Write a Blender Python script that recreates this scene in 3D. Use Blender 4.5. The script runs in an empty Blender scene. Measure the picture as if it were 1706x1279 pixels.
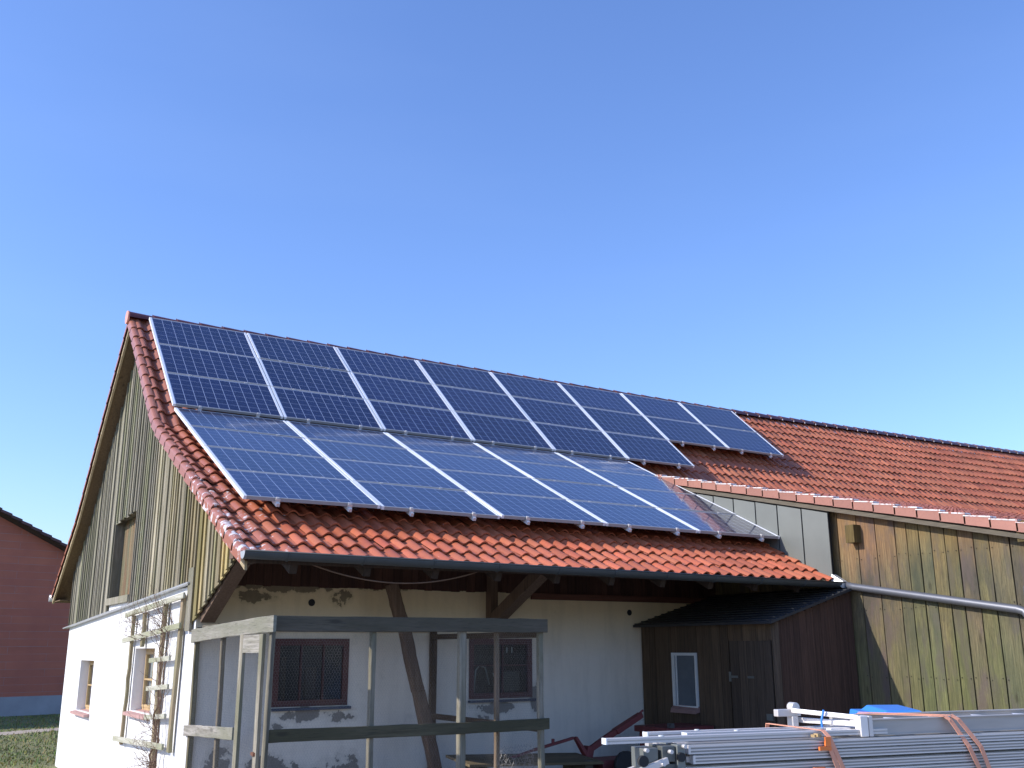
import bpy, math, random
import numpy as np
from mathutils import Vector, Matrix
random.seed(7); rng = np.random.default_rng(7)
sc = bpy.context.scene
COL = sc.collection
R = math.radians

# ------------------------------------------------------------------ camera
cam = bpy.data.cameras.new('camera'); camo = bpy.data.objects.new('camera', cam); COL.objects.link(camo)
cam.lens = 34.99; cam.sensor_width = 36; cam.sensor_fit = 'HORIZONTAL'; cam.clip_end = 3000; cam.clip_start = .05
rt = Vector((0.84876, -0.52876, -0.00353)); up = Vector((-0.13254, -0.2192, 0.96664)); fw = Vector((0.51189, 0.81998, 0.25613))
m = Matrix.Identity(4)
for i in range(3):
    m[i][0] = rt[i]; m[i][1] = up[i]; m[i][2] = -fw[i]
m.translation = (-3.2272, -16.6772, 1.65)
camo.matrix_world = m
sc.camera = camo

# ------------------------------------------------------------------ sky and sun
TO_SUN = Vector((-1.55, 0.42, 1.0)).normalized()
SUN_EL = math.asin(TO_SUN.z); SUN_AZ = math.atan2(TO_SUN.x, TO_SUN.y)
w = bpy.data.worlds.new('World'); sc.world = w; w.use_nodes = True
nt = w.node_tree; bg = nt.nodes['Background']
sky = nt.nodes.new('ShaderNodeTexSky'); sky.sky_type = 'NISHITA'; sky.sun_disc = False
sky.sun_elevation = SUN_EL; sky.sun_rotation = SUN_AZ
sky.air_density = 1.3; sky.dust_density = 0.6; sky.ozone_density = 7.2; sky.altitude = 450
# thin cirrus veils
tc = nt.nodes.new('ShaderNodeTexCoord'); mp = nt.nodes.new('ShaderNodeMapping')
mp.inputs['Scale'].default_value = (1.2, 1.2, 5.0); mp.inputs['Rotation'].default_value = (.15, .25, .4)
nz = nt.nodes.new('ShaderNodeTexNoise'); nz.inputs['Scale'].default_value = 1.7; nz.inputs['Detail'].default_value = 5; nz.inputs['Roughness'].default_value = .5
rp = nt.nodes.new('ShaderNodeValToRGB'); rp.color_ramp.elements[0].position = .46; rp.color_ramp.elements[1].position = .85
rp.color_ramp.elements[0].color = (0, 0, 0, 1); rp.color_ramp.elements[1].color = (.03, .03, .03, 1)
mx = nt.nodes.new('ShaderNodeMix'); mx.data_type = 'RGBA'; mx.inputs['B'].default_value = (4.2, 5.2, 6.8, 1)
nt.links.new(tc.outputs['Generated'], mp.inputs['Vector']); nt.links.new(mp.outputs['Vector'], nz.inputs['Vector'])
nt.links.new(nz.outputs['Fac'], rp.inputs['Fac']); nt.links.new(rp.outputs['Color'], mx.inputs['Factor'])
hue = nt.nodes.new('ShaderNodeMix'); hue.data_type = 'RGBA'; hue.blend_type = 'MULTIPLY'; hue.inputs['Factor'].default_value = 1
hue.inputs['B'].default_value = (1.02, .965, 1.13, 1); nt.links.new(sky.outputs['Color'], hue.inputs['A'])
nt.links.new(hue.outputs['Result'], mx.inputs['A']); nt.links.new(mx.outputs['Result'], bg.inputs['Color'])
bg.inputs['Strength'].default_value = 0.15
sun = bpy.data.lights.new('sun', 'SUN'); sun.energy = 3.1; sun.angle = R(.53); sun.color = (1, .94, .86)
suno = bpy.data.objects.new('sun', sun); COL.objects.link(suno)
suno.rotation_euler = (-TO_SUN).to_track_quat('-Z', 'Y').to_euler(); suno.location = TO_SUN * 60
sc.view_settings.view_transform = 'Standard'; sc.view_settings.look = 'None'
sc.view_settings.exposure = 0.62; sc.view_settings.gamma = 1.0
sc.cycles.max_bounces = 8

# ------------------------------------------------------------------ mesh builder
class MB:
    def __init__(s): s.v = []; s.f = []; s.t = []; s.sm = []
    def face(s, pts, t=1.0, smooth=False):
        b = len(s.v); s.v += [tuple(p) for p in pts]; s.f.append(tuple(range(b, b+len(pts)))); s.t.append(t); s.sm.append(smooth)
    def hexa(s, c, t=1.0):   # c: 8 corners, bottom ring 0-3, top ring 4-7
        b = len(s.v); s.v += [tuple(p) for p in c]
        for q in ((3,2,1,0),(4,5,6,7),(0,1,5,4),(1,2,6,5),(2,3,7,6),(3,0,4,7)):
            s.f.append(tuple(b+i for i in q)); s.t.append(t); s.sm.append(False)
    def box(s, x0, x1, y0, y1, z0, z1, t=1.0):
        s.hexa([(x0,y0,z0),(x1,y0,z0),(x1,y1,z0),(x0,y1,z0),(x0,y0,z1),(x1,y0,z1),(x1,y1,z1),(x0,y1,z1)], t)
    def beam(s, p, q, a, b, side=(0,0,1), t=1.0, a2=None, b2=None, jag=0):
        p = Vector(p); q = Vector(q); d = (q-p).normalized(); sv = Vector(side)
        u = d.cross(sv).normalized(); v = u.cross(d).normalized()
        a2 = a if a2 is None else a2; b2 = b if b2 is None else b2
        c = []
        for P_, A, B in ((p, a, b), (q, a2, b2)):
            for i, j in ((-1,-1),(1,-1),(1,1),(-1,1)): c.append(P_ + u*(i*A/2) + v*(j*B/2))
        s.hexa(c, t)
    def rough(s, p, q, a, b, side=(0,0,1), t=1.0, n=9, j=.004):
        p = Vector(p); q = Vector(q); d = (q-p).normalized(); sv = Vector(side); u = d.cross(sv).normalized(); v = u.cross(d).normalized()
        base = len(s.v); ph = random.uniform(0, 6); cut = min(a, b)*.14
        for k in range(n+1):
            f = k/n; c = p+(q-p)*f + u*(j*math.sin(ph+f*3.1)+random.gauss(0, j*.3)) + v*(j*math.sin(ph*2+f*4.3)+random.gauss(0, j*.3))
            A = a/2*(1+random.gauss(0, .02)); B = b/2*(1+random.gauss(0, .02))
            for i_, k_ in ((-A, -B+cut), (-A+cut, -B), (A-cut, -B), (A, -B+cut), (A, B-cut), (A-cut, B), (-A+cut, B), (-A, B-cut)):
                s.v.append(tuple(c + u*(i_+random.gauss(0, j*.18)) + v*(k_+random.gauss(0, j*.18))))
        for k in range(n):
            for m_ in range(8):
                m2 = (m_+1) % 8; s.f.append((base+k*8+m_, base+k*8+m2, base+(k+1)*8+m2, base+(k+1)*8+m_)); s.t.append(t); s.sm.append(False)
        s.f.append(tuple(base+m_ for m_ in reversed(range(8)))); s.t.append(t); s.sm.append(False)
        s.f.append(tuple(base+n*8+m_ for m_ in range(8))); s.t.append(t); s.sm.append(False)
    def tube(s, pts, r, n=10, t=1.0, caps=True):
        pts = [Vector(p) for p in pts]; rr = r if isinstance(r, (list, tuple)) else [r]*len(pts)
        b = len(s.v); ref = None
        for i, p in enumerate(pts):
            d = (pts[min(i+1, len(pts)-1)] - pts[max(i-1, 0)]).normalized()
            if ref is None:
                ref = d.orthogonal().normalized()
            u = (ref - d*ref.dot(d))
            u = u.normalized() if u.length > 1e-5 else d.orthogonal().normalized()
            ref = u; v = d.cross(u)
            for k in range(n):
                a = 2*math.pi*k/n; s.v.append(tuple(p + (u*math.cos(a) + v*math.sin(a))*rr[i]))
        for i in range(len(pts)-1):
            for k in range(n):
                k2 = (k+1) % n
                s.f.append((b+i*n+k, b+i*n+k2, b+(i+1)*n+k2, b+(i+1)*n+k)); s.t.append(t); s.sm.append(True)
        if caps:
            s.f.append(tuple(b+k for k in reversed(range(n)))); s.t.append(t); s.sm.append(False)
            e = b+(len(pts)-1)*n; s.f.append(tuple(e+k for k in range(n))); s.t.append(t); s.sm.append(False)
    def build(s, name, mat, parent=None, bevel=0, world=True):
        me = bpy.data.meshes.new(name); me.from_pydata(s.v, [], s.f); me.update()
        me.polygons.foreach_set('use_smooth', s.sm)
        at = me.attributes.new('tone', 'FLOAT_COLOR', 'FACE')
        arr = np.ones((len(s.f), 4), np.float32)
        for i, t in enumerate(s.t):
            arr[i, :3] = t
        at.data.foreach_set('color', arr.ravel())
        me.materials.append(mat)
        o = bpy.data.objects.new(name, me); COL.objects.link(o)
        if parent is not None:
            o.parent = parent
            if world: o.matrix_parent_inverse = pm(parent).inverted()
        if bevel:
            b = o.modifiers.new('bevel', 'BEVEL'); b.width = bevel; b.segments = 2; b.limit_method = 'ANGLE'
        return o
def pm(o):
    M = Matrix.LocRotScale(o.location, o.rotation_euler, o.scale)
    return (pm(o.parent) @ o.matrix_parent_inverse @ M) if o.parent else M
def np_build(name, V, F, T, mat, parent=None, smooth=True):
    me = bpy.data.meshes.new(name); V = np.asarray(V, np.float32); F = np.asarray(F, np.int32)
    me.vertices.add(len(V)); me.vertices.foreach_set('co', V.ravel())
    me.loops.add(F.size); me.loops.foreach_set('vertex_index', F.ravel())
    me.polygons.add(len(F)); me.polygons.foreach_set('loop_start', np.arange(0, F.size, F.shape[1], dtype=np.int32))
    me.polygons.foreach_set('use_smooth', np.full(len(F), smooth))
    me.update(calc_edges=True)
    at = me.attributes.new('tone', 'FLOAT_COLOR', 'FACE'); a = np.ones((len(F), 4), np.float32); a[:, :3] = T
    at.data.foreach_set('color', a.ravel()); me.materials.append(mat)
    o = bpy.data.objects.new(name, me); COL.objects.link(o); o.parent = parent
    return o
def tag(o, label=None, cat=None, group=None, kind=None):
    if label: o['label'] = label
    if cat: o['category'] = cat
    if group: o['group'] = group
    if kind: o['kind'] = kind
    return o
def empty(name, loc=(0,0,0), label=None, cat=None, group=None, rz=0):
    o = bpy.data.objects.new(name, None); COL.objects.link(o); o.location = loc; o.rotation_euler = (0,0,rz); o.empty_display_size = .2
    return tag(o, label, cat, group)
def part(name, parent, local=False):
    o = bpy.data.objects.new(name, None); COL.objects.link(o); o.parent = parent
    if not local: o.matrix_parent_inverse = pm(parent).inverted()
    return o

# ------------------------------------------------------------------ materials
def nmat(name):
    m_ = bpy.data.materials.new(name); m_.use_nodes = True
    return m_, m_.node_tree.nodes, m_.node_tree.links, m_.node_tree.nodes['Principled BSDF']
def N(nodes, typ, **kw):
    n = nodes.new(typ)
    for k, v in kw.items():
        if k in n.inputs: n.inputs[k].default_value = v
        else: setattr(n, k, v)
    return n
def mixc(nodes, links, fac, a, b, blend='MIX'):
    n = nodes.new('ShaderNodeMix'); n.data_type = 'RGBA'; n.blend_type = blend
    for s_, v in (('Factor', fac), ('A', a), ('B', b)):
        if isinstance(v, bpy.types.NodeSocket): links.new(v, n.inputs[s_])
        elif s_ == 'Factor': n.inputs[s_].default_value = v
        else: n.inputs[s_].default_value = (*v, 1) if len(v) == 3 else v
    return n.outputs['Result']
def ramp(nodes, links, src, p0, p1, c0=(0,0,0), c1=(1,1,1)):
    r = nodes.new('ShaderNodeValToRGB'); r.color_ramp.elements[0].position = p0; r.color_ramp.elements[1].position = p1
    r.color_ramp.elements[0].color = (*c0, 1); r.color_ramp.elements[1].color = (*c1, 1)
    links.new(src, r.inputs['Fac']); return r.outputs['Color']
def noise(nodes, links, scale, vec=None, detail=5, rough=.6, mscale=None):
    n = N(nodes, 'ShaderNodeTexNoise', Scale=scale, Detail=detail, Roughness=rough)
    if vec is None:
        vec = nodes.new('ShaderNodeTexCoord').outputs['Object']
    if mscale:
        mp_ = nodes.new('ShaderNodeMapping'); mp_.inputs['Scale'].default_value = mscale; links.new(vec, mp_.inputs['Vector']); vec = mp_.outputs['Vector']
    links.new(vec, n.inputs['Vector']); return n.outputs['Fac']
def tone(nodes, links, col):
    a = nodes.new('ShaderNodeAttribute'); a.attribute_name = 'tone'
    return mixc(nodes, links, 1.0, col, a.outputs['Color'], 'MULTIPLY')
def bump(nodes, links, bs, h, strength=.3, dist=.01):
    b = nodes.new('ShaderNodeBump'); b.inputs['Strength'].default_value = strength; b.inputs['Distance'].default_value = dist
    links.new(h, b.inputs['Height']); links.new(b.outputs['Normal'], bs.inputs['Normal'])
def simple(name, col, rough=.6, metal=0, var=.25, vs=6, bmp=.15, mscale=None):
    m_, n, l, b = nmat(name)
    f = noise(n, l, vs, mscale=mscale)
    c = mixc(n, l, f, tuple(c*(1-var) for c in col), tuple(min(1, c*(1+var)) for c in col))
    l.new(tone(n, l, c), b.inputs['Base Color']); b.inputs['Roughness'].default_value = rough; b.inputs['Metallic'].default_value = metal
    if bmp: bump(n, l, b, noise(n, l, vs*6, mscale=mscale), bmp)
    return m_
def wood(name, c1, c2, c3=None, axis='z', rough=.85, knots=True, s=1.0, patchy=.5, algae=False):
    """weathered wood: long grain streaks along the axis, broad stain patches, small knots"""
    m_, n, l, b = nmat(name)
    at_ = n.new('ShaderNodeAttribute'); at_.attribute_name = 'tone'; tco = n.new('ShaderNodeTexCoord')
    sc_ = n.new('ShaderNodeVectorMath'); sc_.operation = 'SCALE'; sc_.inputs['Scale'].default_value = 31.7; l.new(at_.outputs['Vector'], sc_.inputs[0])
    av = n.new('ShaderNodeVectorMath'); av.operation = 'ADD'; l.new(tco.outputs['Object'], av.inputs[0]); l.new(sc_.outputs[0], av.inputs[1]); BV = av.outputs[0]
    ms = {'z': (22, 22, .9), 'x': (.9, 22, 22), 'y': (22, .9, 22)}[axis]
    g = noise(n, l, 1.6*s, BV, mscale=ms, detail=6, rough=.65)
    g2 = noise(n, l, 5.5*s, BV, mscale=ms, detail=3, rough=.7)
    pm_ = {'z': (2.6, 2.6, .85), 'x': (.55, 2.4, 2.4), 'y': (2.4, .55, 2.4)}[axis]
    p = noise(n, l, 1.1, BV, mscale=pm_, detail=4)
    col = mixc(n, l, ramp(n, l, g, .32, .68), c1, c2)
    if c3: col = mixc(n, l, ramp(n, l, p, .42, .62), col, mixc(n, l, ramp(n, l, g2, .3, .7), tuple(x*.65 for x in c3), c3))
    col = mixc(n, l, ramp(n, l, g2, .52, .74, (0,0,0), (patchy,)*3), col, tuple(x*.3 for x in c1))
    if algae:      # bleached warm tops, grey-violet weathering half way, algae towards the foot, ragged between boards
        sx_ = n.new('ShaderNodeSeparateXYZ'); l.new(tco.outputs['Object'], sx_.inputs[0])
        wv = noise(n, l, .9, BV, mscale=(3.5, 3.5, .8), detail=5, rough=.6)
        def band(lo, hi, amp):
            m1 = n.new('ShaderNodeMath'); m1.operation = 'MULTIPLY_ADD'; l.new(wv, m1.inputs[0]); m1.inputs[1].default_value = amp; l.new(sx_.outputs['Z'], m1.inputs[2])
            mr_ = N(n, 'ShaderNodeMapRange'); l.new(m1.outputs[0], mr_.inputs['Value']); mr_.inputs['From Min'].default_value = lo; mr_.inputs['From Max'].default_value = hi; return mr_.outputs[0]
        f1 = band(3.35, 3.95, 1.6); f2 = band(3.05, 2.45, 1.8)
        col = mixc(n, l, mixc(n, l, f1, (0,0,0), (.75,.75,.75)), col, mixc(n, l, ramp(n, l, g, .3, .7), (.15, .085, .040), (.35, .225, .11)))
        col = mixc(n, l, mixc(n, l, f2, (0,0,0), (.65,.65,.65)), col, mixc(n, l, ramp(n, l, g, .3, .7), (.065, .072, .030), (.19, .195, .095)))
        gp_ = noise(n, l, 1.5, BV, mscale=(3.0, 3.0, .9), detail=5)
        col = mixc(n, l, ramp(n, l, gp_, .52, .64, (0,0,0), (.75,.75,.75)), col, (.115, .095, .085))
    if knots:
        v = N(n, 'ShaderNodeTexVoronoi', Scale=1.0); tcn = n.new('ShaderNodeTexCoord'); mpn = n.new('ShaderNodeMapping')
        mpn.inputs['Scale'].default_value = {'z': (5, 5, 1.6), 'x': (1.6, 5, 5), 'y': (5, 1.6, 5)}[axis]
        l.new(BV, mpn.inputs['Vector']); l.new(mpn.outputs['Vector'], v.inputs['Vector'])
        k = ramp(n, l, v.outputs['Distance'], .06, .14, (1,1,1), (0,0,0))
        col = mixc(n, l, mixc(n, l, 1.0, k, (.6,.6,.6), 'MULTIPLY'), col, tuple(x*.35 for x in c1))
    l.new(tone(n, l, col), b.inputs['Base Color']); b.inputs['Roughness'].default_value = rough
    bump(n, l, b, g2, .7, .008)
    return m_

# tiles: engobed clay, sun glints painted as white patches where the tone's alpha-like blue marks it
def tile_mat(name, col, rough=.33, glints_and_dull=0.0):
    m_, n, l, b = nmat(name)
    f = noise(n, l, 3.0, detail=5); f2 = noise(n, l, 28, detail=3)
    c = mixc(n, l, f, tuple(x*.82 for x in col), tuple(min(1, x*1.15) for x in col))
    c = mixc(n, l, ramp(n, l, f2, .5, .8, (0,0,0), (.35,.35,.35)), c, tuple(x*.55 for x in col))
    st = noise(n, l, 1.0, mscale=(5, .8, .8), detail=6, rough=.65)
    c = mixc(n, l, ramp(n, l, st, .50, .72, (0,0,0), (.30,.30,.30)), c, tuple(x*.5+.02 for x in col))
    sp = noise(n, l, 55, detail=2); c = mixc(n, l, ramp(n, l, sp, .70, .76, (0,0,0), (.5,.5,.5)), c, (.36, .33, .25))
    c = tone(n, l, c)
    if glints_and_dull:
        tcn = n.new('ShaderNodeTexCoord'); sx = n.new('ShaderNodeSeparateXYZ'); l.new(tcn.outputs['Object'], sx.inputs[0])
        # only near the gable verge (x small) where sun glints on glossy tiles are painted white
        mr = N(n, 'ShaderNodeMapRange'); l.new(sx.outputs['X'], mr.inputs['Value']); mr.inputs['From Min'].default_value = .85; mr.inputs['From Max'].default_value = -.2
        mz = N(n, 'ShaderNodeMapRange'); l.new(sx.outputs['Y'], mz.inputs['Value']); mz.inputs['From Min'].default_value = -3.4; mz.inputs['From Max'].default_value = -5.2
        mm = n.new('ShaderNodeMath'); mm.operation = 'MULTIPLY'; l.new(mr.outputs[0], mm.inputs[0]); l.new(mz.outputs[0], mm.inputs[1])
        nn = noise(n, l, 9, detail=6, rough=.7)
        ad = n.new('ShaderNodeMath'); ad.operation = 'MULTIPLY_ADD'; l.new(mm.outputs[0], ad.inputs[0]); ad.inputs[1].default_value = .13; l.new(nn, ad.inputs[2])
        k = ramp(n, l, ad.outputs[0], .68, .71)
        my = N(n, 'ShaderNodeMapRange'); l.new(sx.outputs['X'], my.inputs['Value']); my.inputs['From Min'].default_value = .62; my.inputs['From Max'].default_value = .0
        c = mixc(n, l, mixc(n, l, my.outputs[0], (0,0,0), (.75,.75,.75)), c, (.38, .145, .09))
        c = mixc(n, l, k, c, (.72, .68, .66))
    l.new(c, b.inputs['Base Color']); b.inputs['Roughness'].default_value = rough
    b.inputs['Specular IOR Level'].default_value = .5
    bump(n, l, b, f2, .12, .004)
    return m_

M = {}
M['tile_low'] = tile_mat('tile_low', (.53, .150, .068), .40, glints_and_dull=1)
M['tile_up'] = tile_mat('tile_up', (.43, .138, .066), .42, glints_and_dull=1)
M['tile_ridge'] = tile_mat('tile_ridge', (.13, .035, .035), .30)
M['tile_flap'] = tile_mat('tile_flap', (.38, .165, .115), .5)
M['tile_verge'] = tile_mat('tile_verge', (.46, .17, .095), .38, glints_and_dull=1)
M['tile_dark'] = tile_mat('tile_dark', (.10, .035, .03), .4)
M['gable_wood'] = wood('gable_wood', (.21, .185, .13), (.44, .40, .30), (.29, .27, .17), knots=False)
M['wing_wood'] = wood('wing_wood', (.095, .078, .042), (.27, .225, .125), (.105, .102, .075), s=1.9, patchy=1.0, algae=True)
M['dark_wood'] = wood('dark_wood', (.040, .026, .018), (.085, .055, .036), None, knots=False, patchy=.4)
M['shed_wood'] = wood('shed_wood', (.050, .034, .022), (.115, .080, .052), None, knots=False)
M['red_wood'] = wood('red_wood', (.10, .040, .024), (.16, .065, .038), None, axis='x', knots=False)
M['soffit'] = wood('soffit', (.13, .082, .042), (.21, .14, .07), None, axis='y', patchy=.3)
M['beam'] = wood('beam', (.12, .075, .045), (.20, .13, .085), None, axis='z')
M['pen_wood_z'] = wood('pen_wood_z', (.19, .165, .115), (.40, .36, .275), (.24, .225, .14), axis='z', knots=False, patchy=.9)
M['pen_wood_x'] = wood('pen_wood_x', (.12, .098, .066), (.27, .225, .16), (.17, .145, .09), axis='x', patchy=.9)
M['pen_wood_y'] = wood('pen_wood_y', (.18, .16, .125), (.46, .42, .36), (.28, .27, .19), axis='y', patchy=.9)
M['trellis'] = wood('trellis', (.27, .19, .11), (.42, .32, .20), (.30, .27, .15), axis='z', knots=False)
M['trellis_slat'] = wood('trellis_slat', (.40, .38, .27), (.62, .60, .50), (.42, .42, .26), axis='y', knots=False)
M['hatch'] = wood('hatch', (.17, .09, .04), (.28, .17, .08), (.2, .19, .1), knots=False)
M['light_wood'] = wood('light_wood', (.36, .27, .15), (.52, .42, .26), None, axis='y', knots=False)
M['beam_grey'] = wood('beam_grey', (.15, .125, .085), (.24, .20, .14), None, axis='y', knots=False)
M['gutter'] = simple('gutter', (.075, .085, .085), .5, .3, var=.3, vs=3)
M['zinc'] = simple('zinc', (.185, .195, .175), .48, .2, var=.16, vs=1.6, bmp=.04)
M['zinc_light'] = simple('zinc_light', (.55, .57, .57), .4, .4, var=.12, vs=4, bmp=.04)
M['pipe'] = simple('pipe', (.17, .175, .19), .45, .5, var=.15, vs=5, bmp=.05)
M['alu_frame'] = simple('alu_frame', (.86, .86, .86), .4, .0, var=.05, vs=8, bmp=0)
M['alu'] = simple('alu', (.66, .61, .56), .45, .2, var=.18, vs=2.2, bmp=.06, mscale=(.6, 8, 8))
M['alu_bright'] = simple('alu_bright', (.66, .62, .58), .42, .25, var=.12, vs=4, bmp=.05)
M['alu_worn'] = simple('alu_worn', (.46, .42, .37), .55, .2, var=.25, vs=3, bmp=.1, mscale=(1, 6, 6))
M['rail_dark'] = simple('rail_dark', (.30, .23, .22), .5, .3, var=.2, vs=6, bmp=0)
M['black_rubber'] = simple('black_rubber', (.02, .02, .02), .7, 0, var=.3)
M['steel_dark'] = simple('steel_dark', (.12, .12, .125), .5, .6, var=.3)
M['red_paint'] = simple('red_paint', (.17, .035, .035), .6, 0, var=.45, vs=9, bmp=.2)
M['blue_plastic'] = simple('blue_plastic', (.05, .25, .72), .38, 0, var=.08, vs=5, bmp=.03)
M['strap'] = simple('strap', (.80, .36, .22), .8, 0, var=.12, vs=20, bmp=.2)
M['orange'] = simple('orange', (.85, .22, .05), .35, 0, var=.15)
M['white_paint'] = simple('white_paint', (.66, .68, .66), .55, 0, var=.12, vs=12)
M['yellow_wood'] = simple('yellow_wood', (.52, .36, .17), .6, 0, var=.2, vs=12)
M['redbrown_paint'] = simple('redbrown_paint', (.10, .032, .022), .55, 0, var=.3, vs=8)
M['clay_sill'] = simple('clay_sill', (.50, .30, .26), .7, 0, var=.3, vs=8)
M['sill_metal'] = simple('sill_metal', (.06, .07, .10), .35, .6, var=.2)
M['rope'] = simple('rope', (.17, .10, .06), .8, 0)
M['twig'] = simple('twig', (.17, .105, .07), .85, 0, var=.4, vs=14)
M['wire'] = simple('wire', (.42, .40, .38), .55, .5, var=.3, vs=10, bmp=0)
M['shed_roof'] = simple('shed_roof', (.035, .038, .042), .5, .1, var=.3, vs=2, bmp=.15)
M['concrete'] = simple('concrete', (.36, .36, .36), .85, 0, var=.3, vs=1.2, bmp=.3)
M['curtain'] = simple('curtain', (.62, .62, .60), .8, 0, var=.25, vs=5)
M['interior'] = simple('interior', (.02, .02, .02), .9, 0)
M['path'] = simple('path', (.46, .38, .29), .95, 0, var=.3, vs=3, bmp=.3)

def glass_mat(name, col=(.02, .025, .03), rough=.06):
    m_, n, l, b = nmat(name)
    f = noise(n, l, 2.5)
    l.new(mixc(n, l, f, tuple(x*.6 for x in col), tuple(x*1.5 for x in col)), b.inputs['Base Color'])
    b.inputs['Roughness'].default_value = rough; b.inputs['IOR'].default_value = 1.5
    return m_
M['glass_dark'] = glass_mat('glass_dark')
def glass_clear(name, tint=(.75, .8, .8)):
    m_ = bpy.data.materials.new(name); m_.use_nodes = True; n = m_.node_tree.nodes; l = m_.node_tree.links; n.clear()
    out = n.new('ShaderNodeOutputMaterial'); tr = n.new('ShaderNodeBsdfTransparent'); tr.inputs[0].default_value = (*tint, 1)
    gl = n.new('ShaderNodeBsdfGlossy'); gl.inputs['Roughness'].default_value = .16
    fr = n.new('ShaderNodeFresnel'); fr.inputs[0].default_value = 1.5; mxs = n.new('ShaderNodeMixShader')
    l.new(fr.outputs[0], mxs.inputs[0]); l.new(tr.outputs[0], mxs.inputs[1]); l.new(gl.outputs[0], mxs.inputs[2]); l.new(mxs.outputs[0], out.inputs[0])
    return m_
M['glass_clear'] = glass_clear('glass_clear')

# plaster: old lime render; shape patches of bare grey mortar by noise and height
def plaster(name, col, patches):
    m_, n, l, b = nmat(name)
    tcn = n.new('ShaderNodeTexCoord'); sx = n.new('ShaderNodeSeparateXYZ'); l.new(tcn.outputs['Object'], sx.inputs[0])
    f = noise(n, l, 1.3, detail=6); f2 = noise(n, l, 14, detail=4)
    c = mixc(n, l, f, tuple(x*.90 for x in col), col)
    c = mixc(n, l, ramp(n, l, f2, .55, .8, (0,0,0), (.3,.3,.3)), c, tuple(x*.8 for x in col))
    if patches:
        w1 = noise(n, l, 3.4, detail=9, rough=.66)
        # a field that is high near the top edge, under the window sills and near the foot
        acc = None
        for (cx_, cz_, rx_, rz_, amp) in patches:
            nx = n.new('ShaderNodeMath'); nx.operation = 'SUBTRACT'; l.new(sx.outputs['X'], nx.inputs[0]); nx.inputs[1].default_value = cx_
            nx2 = n.new('ShaderNodeMath'); nx2.operation = 'DIVIDE'; l.new(nx.outputs[0], nx2.inputs[0]); nx2.inputs[1].default_value = rx_
            nz_ = n.new('ShaderNodeMath'); nz_.operation = 'SUBTRACT'; l.new(sx.outputs['Z'], nz_.inputs[0]); nz_.inputs[1].default_value = cz_
            nz2 = n.new('ShaderNodeMath'); nz2.operation = 'DIVIDE'; l.new(nz_.outputs[0], nz2.inputs[0]); nz2.inputs[1].default_value = rz_
            p1 = n.new('ShaderNodeMath'); p1.operation = 'POWER'; l.new(nx2.outputs[0], p1.inputs[0]); p1.inputs[1].default_value = 2
            p2 = n.new('ShaderNodeMath'); p2.operation = 'POWER'; l.new(nz2.outputs[0], p2.inputs[0]); p2.inputs[1].default_value = 2
            s_ = n.new('ShaderNodeMath'); s_.operation = 'ADD'; l.new(p1.outputs[0], s_.inputs[0]); l.new(p2.outputs[0], s_.inputs[1])
            inv = n.new('ShaderNodeMath'); inv.operation = 'SUBTRACT'; inv.inputs[0].default_value = 1.0; l.new(s_.outputs[0], inv.inputs[1]); inv.use_clamp = True
            am = n.new('ShaderNodeMath'); am.operation = 'MULTIPLY'; l.new(inv.outputs[0], am.inputs[0]); am.inputs[1].default_value = amp
            if acc is None: acc = am.outputs[0]
            else:
                mxn = n.new('ShaderNodeMath'); mxn.operation = 'MAXIMUM'; l.new(acc, mxn.inputs[0]); l.new(am.outputs[0], mxn.inputs[1]); acc = mxn.outputs[0]
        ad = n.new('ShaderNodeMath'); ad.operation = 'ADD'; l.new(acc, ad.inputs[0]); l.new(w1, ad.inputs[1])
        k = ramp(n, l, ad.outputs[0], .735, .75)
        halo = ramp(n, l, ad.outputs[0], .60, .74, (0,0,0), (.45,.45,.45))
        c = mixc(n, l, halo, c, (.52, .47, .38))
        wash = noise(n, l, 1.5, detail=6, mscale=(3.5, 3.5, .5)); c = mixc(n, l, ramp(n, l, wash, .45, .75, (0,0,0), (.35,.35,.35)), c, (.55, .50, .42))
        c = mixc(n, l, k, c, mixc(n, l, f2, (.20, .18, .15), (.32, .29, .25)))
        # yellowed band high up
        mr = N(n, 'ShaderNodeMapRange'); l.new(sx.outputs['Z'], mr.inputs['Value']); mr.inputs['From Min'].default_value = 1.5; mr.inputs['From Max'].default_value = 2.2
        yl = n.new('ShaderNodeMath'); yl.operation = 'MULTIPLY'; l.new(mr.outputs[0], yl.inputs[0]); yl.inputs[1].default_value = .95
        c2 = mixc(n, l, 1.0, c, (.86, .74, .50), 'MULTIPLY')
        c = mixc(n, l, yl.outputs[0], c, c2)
    l.new(c, b.inputs['Base Color']); b.inputs['Roughness'].default_value = .92
    bump(n, l, b, mixc(n, l, .5, f2, noise(n, l, 3.0, detail=3)), .6, .02)
    return m_
M['plaster_gable'] = plaster('plaster_gable', (.84, .83, .80), None)
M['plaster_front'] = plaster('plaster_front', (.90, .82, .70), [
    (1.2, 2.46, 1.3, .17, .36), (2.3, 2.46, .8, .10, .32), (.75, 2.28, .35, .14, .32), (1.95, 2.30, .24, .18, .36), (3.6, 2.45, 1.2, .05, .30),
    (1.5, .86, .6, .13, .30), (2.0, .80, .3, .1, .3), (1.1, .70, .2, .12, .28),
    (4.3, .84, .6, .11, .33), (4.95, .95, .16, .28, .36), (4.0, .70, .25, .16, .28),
    (1.0, .10, .8, .40, .34), (1.9, .05, .6, .45, .36), (.45, .15, .3, .55, .34), (3.0, -.1, 2.5, .25, .25)])

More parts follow.
